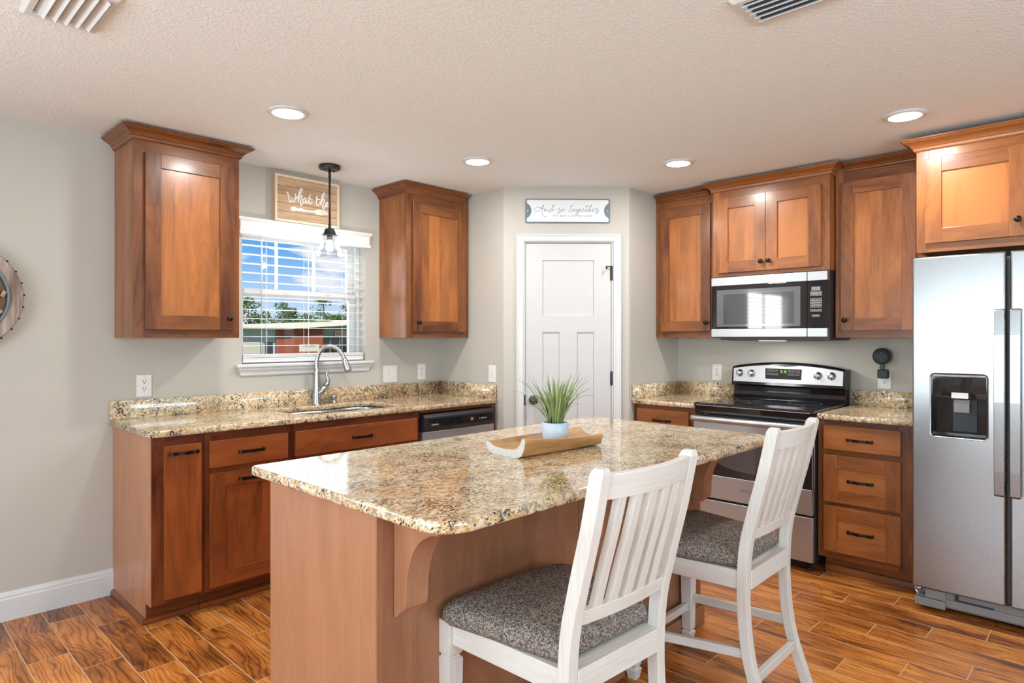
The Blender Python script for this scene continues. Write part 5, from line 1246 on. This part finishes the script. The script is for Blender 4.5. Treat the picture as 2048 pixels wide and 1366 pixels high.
# ------------------------------------------------------------------ outside: lot, building, trees
gm_ = simple('dry_grass_lot', (.16, .20, .07), .9, noise=.5, scale=2.0)
o = MB().box(-60, 160, WY + .5, 200, -1.6, -1.2).build('ground_outside', gm_); o['kind'] = 'structure'
by = 80.0
bd = thing('building', 'low metal and brick store building across the lot, seen through the window', 'building', (40, by, -1.2))
class XB(MB):
    def build(s, name, mats, parent=None, bevel=0.0, **k):
        s.v = [(p[0] - 40, p[1] - by, p[2] + 1.2) for p in s.v]; return MB.build(s, name, mats, parent, bevel, **k)
def metal_siding(name, col):
    m, nt, b, out = mat_new(name); N = nt.nodes.new; L = nt.links.new
    tc = N('ShaderNodeTexCoord'); sp = N('ShaderNodeSeparateXYZ'); L(tc.outputs['Object'], sp.inputs[0])
    r = mathn(nt, 'LESS_THAN', mathn(nt, 'FRACT', mathn(nt, 'MULTIPLY', sp.outputs['X'], 3.4)), .22)
    mx = N('ShaderNodeMixRGB'); L(r, mx.inputs[0]); mx.inputs[1].default_value = (*col, 1); mx.inputs[2].default_value = (*[c * .72 for c in col], 1); L(mx.outputs[0], b.inputs['Base Color']); b.inputs['Roughness'].default_value = .5
    return m
XB().box(30, 38.87, by + .4, by + 8, -1.2, 2.6).build('metal_wall', metal_siding('pale_blue_siding', (.34, .42, .45)), bd)
def brick():
    m, nt, b, out = mat_new('red_brick'); N = nt.nodes.new; L = nt.links.new
    tc = N('ShaderNodeTexCoord'); mp = N('ShaderNodeMapping'); mp.inputs['Rotation'].default_value = (PI / 2, 0, 0); L(tc.outputs['Object'], mp.inputs[0])
    bk = N('ShaderNodeTexBrick'); bk.inputs['Scale'].default_value = 3.2; bk.inputs['Color1'].default_value = (.24, .040, .013, 1); bk.inputs['Color2'].default_value = (.17, .032, .013, 1); bk.inputs['Mortar'].default_value = (.28, .14, .10, 1); L(mp.outputs[0], bk.inputs['Vector'])
    L(bk.outputs[0], b.inputs['Base Color']); b.inputs['Roughness'].default_value = .9; return m
XB().box(38.87, 45.52, by, by + 8, -1.2, 2.95).build('brick_wall', brick(), bd)
XB().box(45.52, 62, by + .8, by + 8, -1.2, 3.6).build('store_wall', metal_siding('grey_green_siding', (.24, .27, .24)), bd)
XB().box(45.7, 56, by + .7, by + .79, -1.2, 1.30).build('shop_window', M['black_glass'], bd)
mb = XB()
for x in (46.9, 48.4, 50.0): mb.box(x, x + .12, by + .6, by + .69, -1.2, 1.30)
mb.build('window_mullion', M['grey_plastic'], bd)
rf = simple('cream_roof_metal', (.62, .58, .50), .6)
mb = XB(); mb.prism([(29, 2.62), (40.6, 2.62), (40.6, 2.50), (49.6, 3.14), (63, 4.1), (63, 4.9), (49.6, 3.66), (34.2, 3.02), (29, 2.95)], 'y', by - .8, by + 9, 'x'); mb.build('roof', rf, bd)
XB().box(29, 40.5, by - .9, by - .81, 2.42, 2.66).build('gutter', M['grey_plastic'], bd)
XB().box(30, 36.8, by + .2, by + .39, -1.2, .80).build('garage_door', simple('beige_door', (.40, .38, .33), .6), bd)
XB().box(36.85, 37.1, by + .15, by + .39, -1.2, .95).build('door_post', M['grey_plastic'], bd)
XB().box(37.5, 38.5, by + .25, by + .39, -1.2, .78).build('entry_door', M['black_plastic'], bd)
sn = thing('store_sign', 'white board sign with dark lettering before the brick wall', 'sign', (42.65, by - 1.5, -1.2))
MB().box(-1.42, 1.42, -.05, .05, .72, 1.66).build('board', simple('cream_board', (.50, .47, .40), .6), sn)
for x in (-1.2, 1.2): MB().box(x - .06, x + .06, -.04, .04, 0, .72).build('post', M['grey_plastic'], sn)
text_obj('lettering', 'Thrift Station', .36, M['slot'], sn, (0, -.06, 1.46), (PI / 2, 0, 0))
s2 = thing('store_sign', 'white fascia sign on the grey store wall at the right of the window view', 'sign', (49.0, by + .6, 1.55))
MB().box(-1.3, 1.3, -.05, .10, 0, .74).build('board', simple('pale_board', (.50, .49, .45), .6), s2)
mb = MB()
for i in range(3): mb.box(-1.1 + i * .3, -.95 + i * .3, -.07, -.051, .15, .6)
for i in range(5): mb.box(-.1 + i * .2, .04 + i * .2, -.07, -.051, .40, .58); mb.box(-.1 + i * .2, .02 + i * .2, -.07, -.051, .14, .28)
mb.build('lettering', simple('red_letters', (.35, .10, .08), .6), s2)
lf = leaf_mat('tree_leaf', (.012, .040, .010), (.13, .22, .055)); bk_ = simple('bark', (.10, .07, .05), .9)
def tree(x, y, h, w, label, seed, dens=1700, lo=.16):
    t = thing('tree', label, 'tree', (x, y, -1.2), 0, 'trees behind the store'); rg = random.Random(seed); H_ = h + 1.2
    MB().tube([(0, 0, 0), (.1, 0, H_ * .5), (.05, .1, H_ * .9)], [.22, .15, .04], 8).build('trunk', bk_, t)
    mb = MB(); blobs = [(rg.uniform(-.6, .6) * w, rg.uniform(-.4, .4) * w, H_ * rg.uniform(lo, .92), rg.uniform(.25, .55) * w) for _ in range(14)] + [(0, 0, H_ * .93, w * .25)]
    for i in range(dens):
        bx, by2, bz, br = rg.choice(blobs); v = Vector((rg.gauss(0, 1), rg.gauss(0, 1), rg.gauss(0, 1))).normalized() * br * rg.uniform(.55, 1.05)
        c = Vector((bx + v.x, by2 + v.y, bz + v.z * .8)); s = rg.uniform(.13, .28); a = Vector((rg.gauss(0, 1), rg.gauss(0, 1), rg.gauss(0, 1))).normalized(); b_ = a.cross(Vector((rg.gauss(0, 1), rg.gauss(0, 1), rg.gauss(0, 1)))).normalized(); tn = rg.random()
        mb.face([tuple(c - a * s), tuple(c + b_ * s * .6), tuple(c + a * s), tuple(c - b_ * s * .6)], tone=tn)
    mb.build('foliage', lf, t, fix=False)
TY = 98.0
def tx(px): return ((px - 1024) / 1290. * .6953 + .7188) / ((1024 - px) / 1290. * .7188 + .6953) * TY
for k_, (px_, h, w, lb, sd) in enumerate( ((497, 7.6, 3.4, 'broad green tree at the left side of the window view', 1), (532, 5.3, 3.0, 'low scrubby tree right of the broad left tree', 2), (568, 7.0, 2.8, 'dense green tree standing left of the window centre', 3), (586, 6.2, 2.6, 'rounded bright green tree just right of the dense one', 8), (612, 5.0, 3.2, 'short bush-like tree over the brick wall', 4), (641, 6.0, 3.0, 'medium tree under the tall thin pine', 5), (672, 5.2, 3.0, 'yellow green tree over the right end of the brick wall', 6), (692, 7.2, 3.2, 'leafy tree at the right side of the window view', 7))):
    q_ = (94 + 7.5 * ((k_ * 3) % 8)) / TY; tree(tx(px_) * q_, TY * q_, 1.37 + (h - 1.37) * q_, w * q_, lb, sd)
pt = thing('tree', 'tall thin pine with a bare trunk and tufted top', 'tree', (tx(647) * .91, TY * .91, -1.2), 0, 'trees behind the store'); rg = random.Random(11)
MB().tube([(0, 0, 0), (.1, 0, 6), (0, 0, 8.6)], [.16, .12, .05], 8).build('trunk', bk_, pt)
mb = MB()
for i in range(260):
    v = Vector((rg.gauss(0, 1), rg.gauss(0, 1), rg.gauss(0, .6))).normalized() * rg.uniform(.3, 1.25); c = Vector((v.x, v.y, 8.1 + v.z)); s = rg.uniform(.12, .26); a = Vector((rg.gauss(0, 1), rg.gauss(0, 1), rg.gauss(0, 1))).normalized(); b_ = a.cross(Vector((0, .3, 1))).normalized()
    mb.face([tuple(c - a * s), tuple(c + b_ * s * .5), tuple(c + a * s), tuple(c - b_ * s * .5)], tone=rg.random())
mb.build('foliage', lf, pt, fix=False)
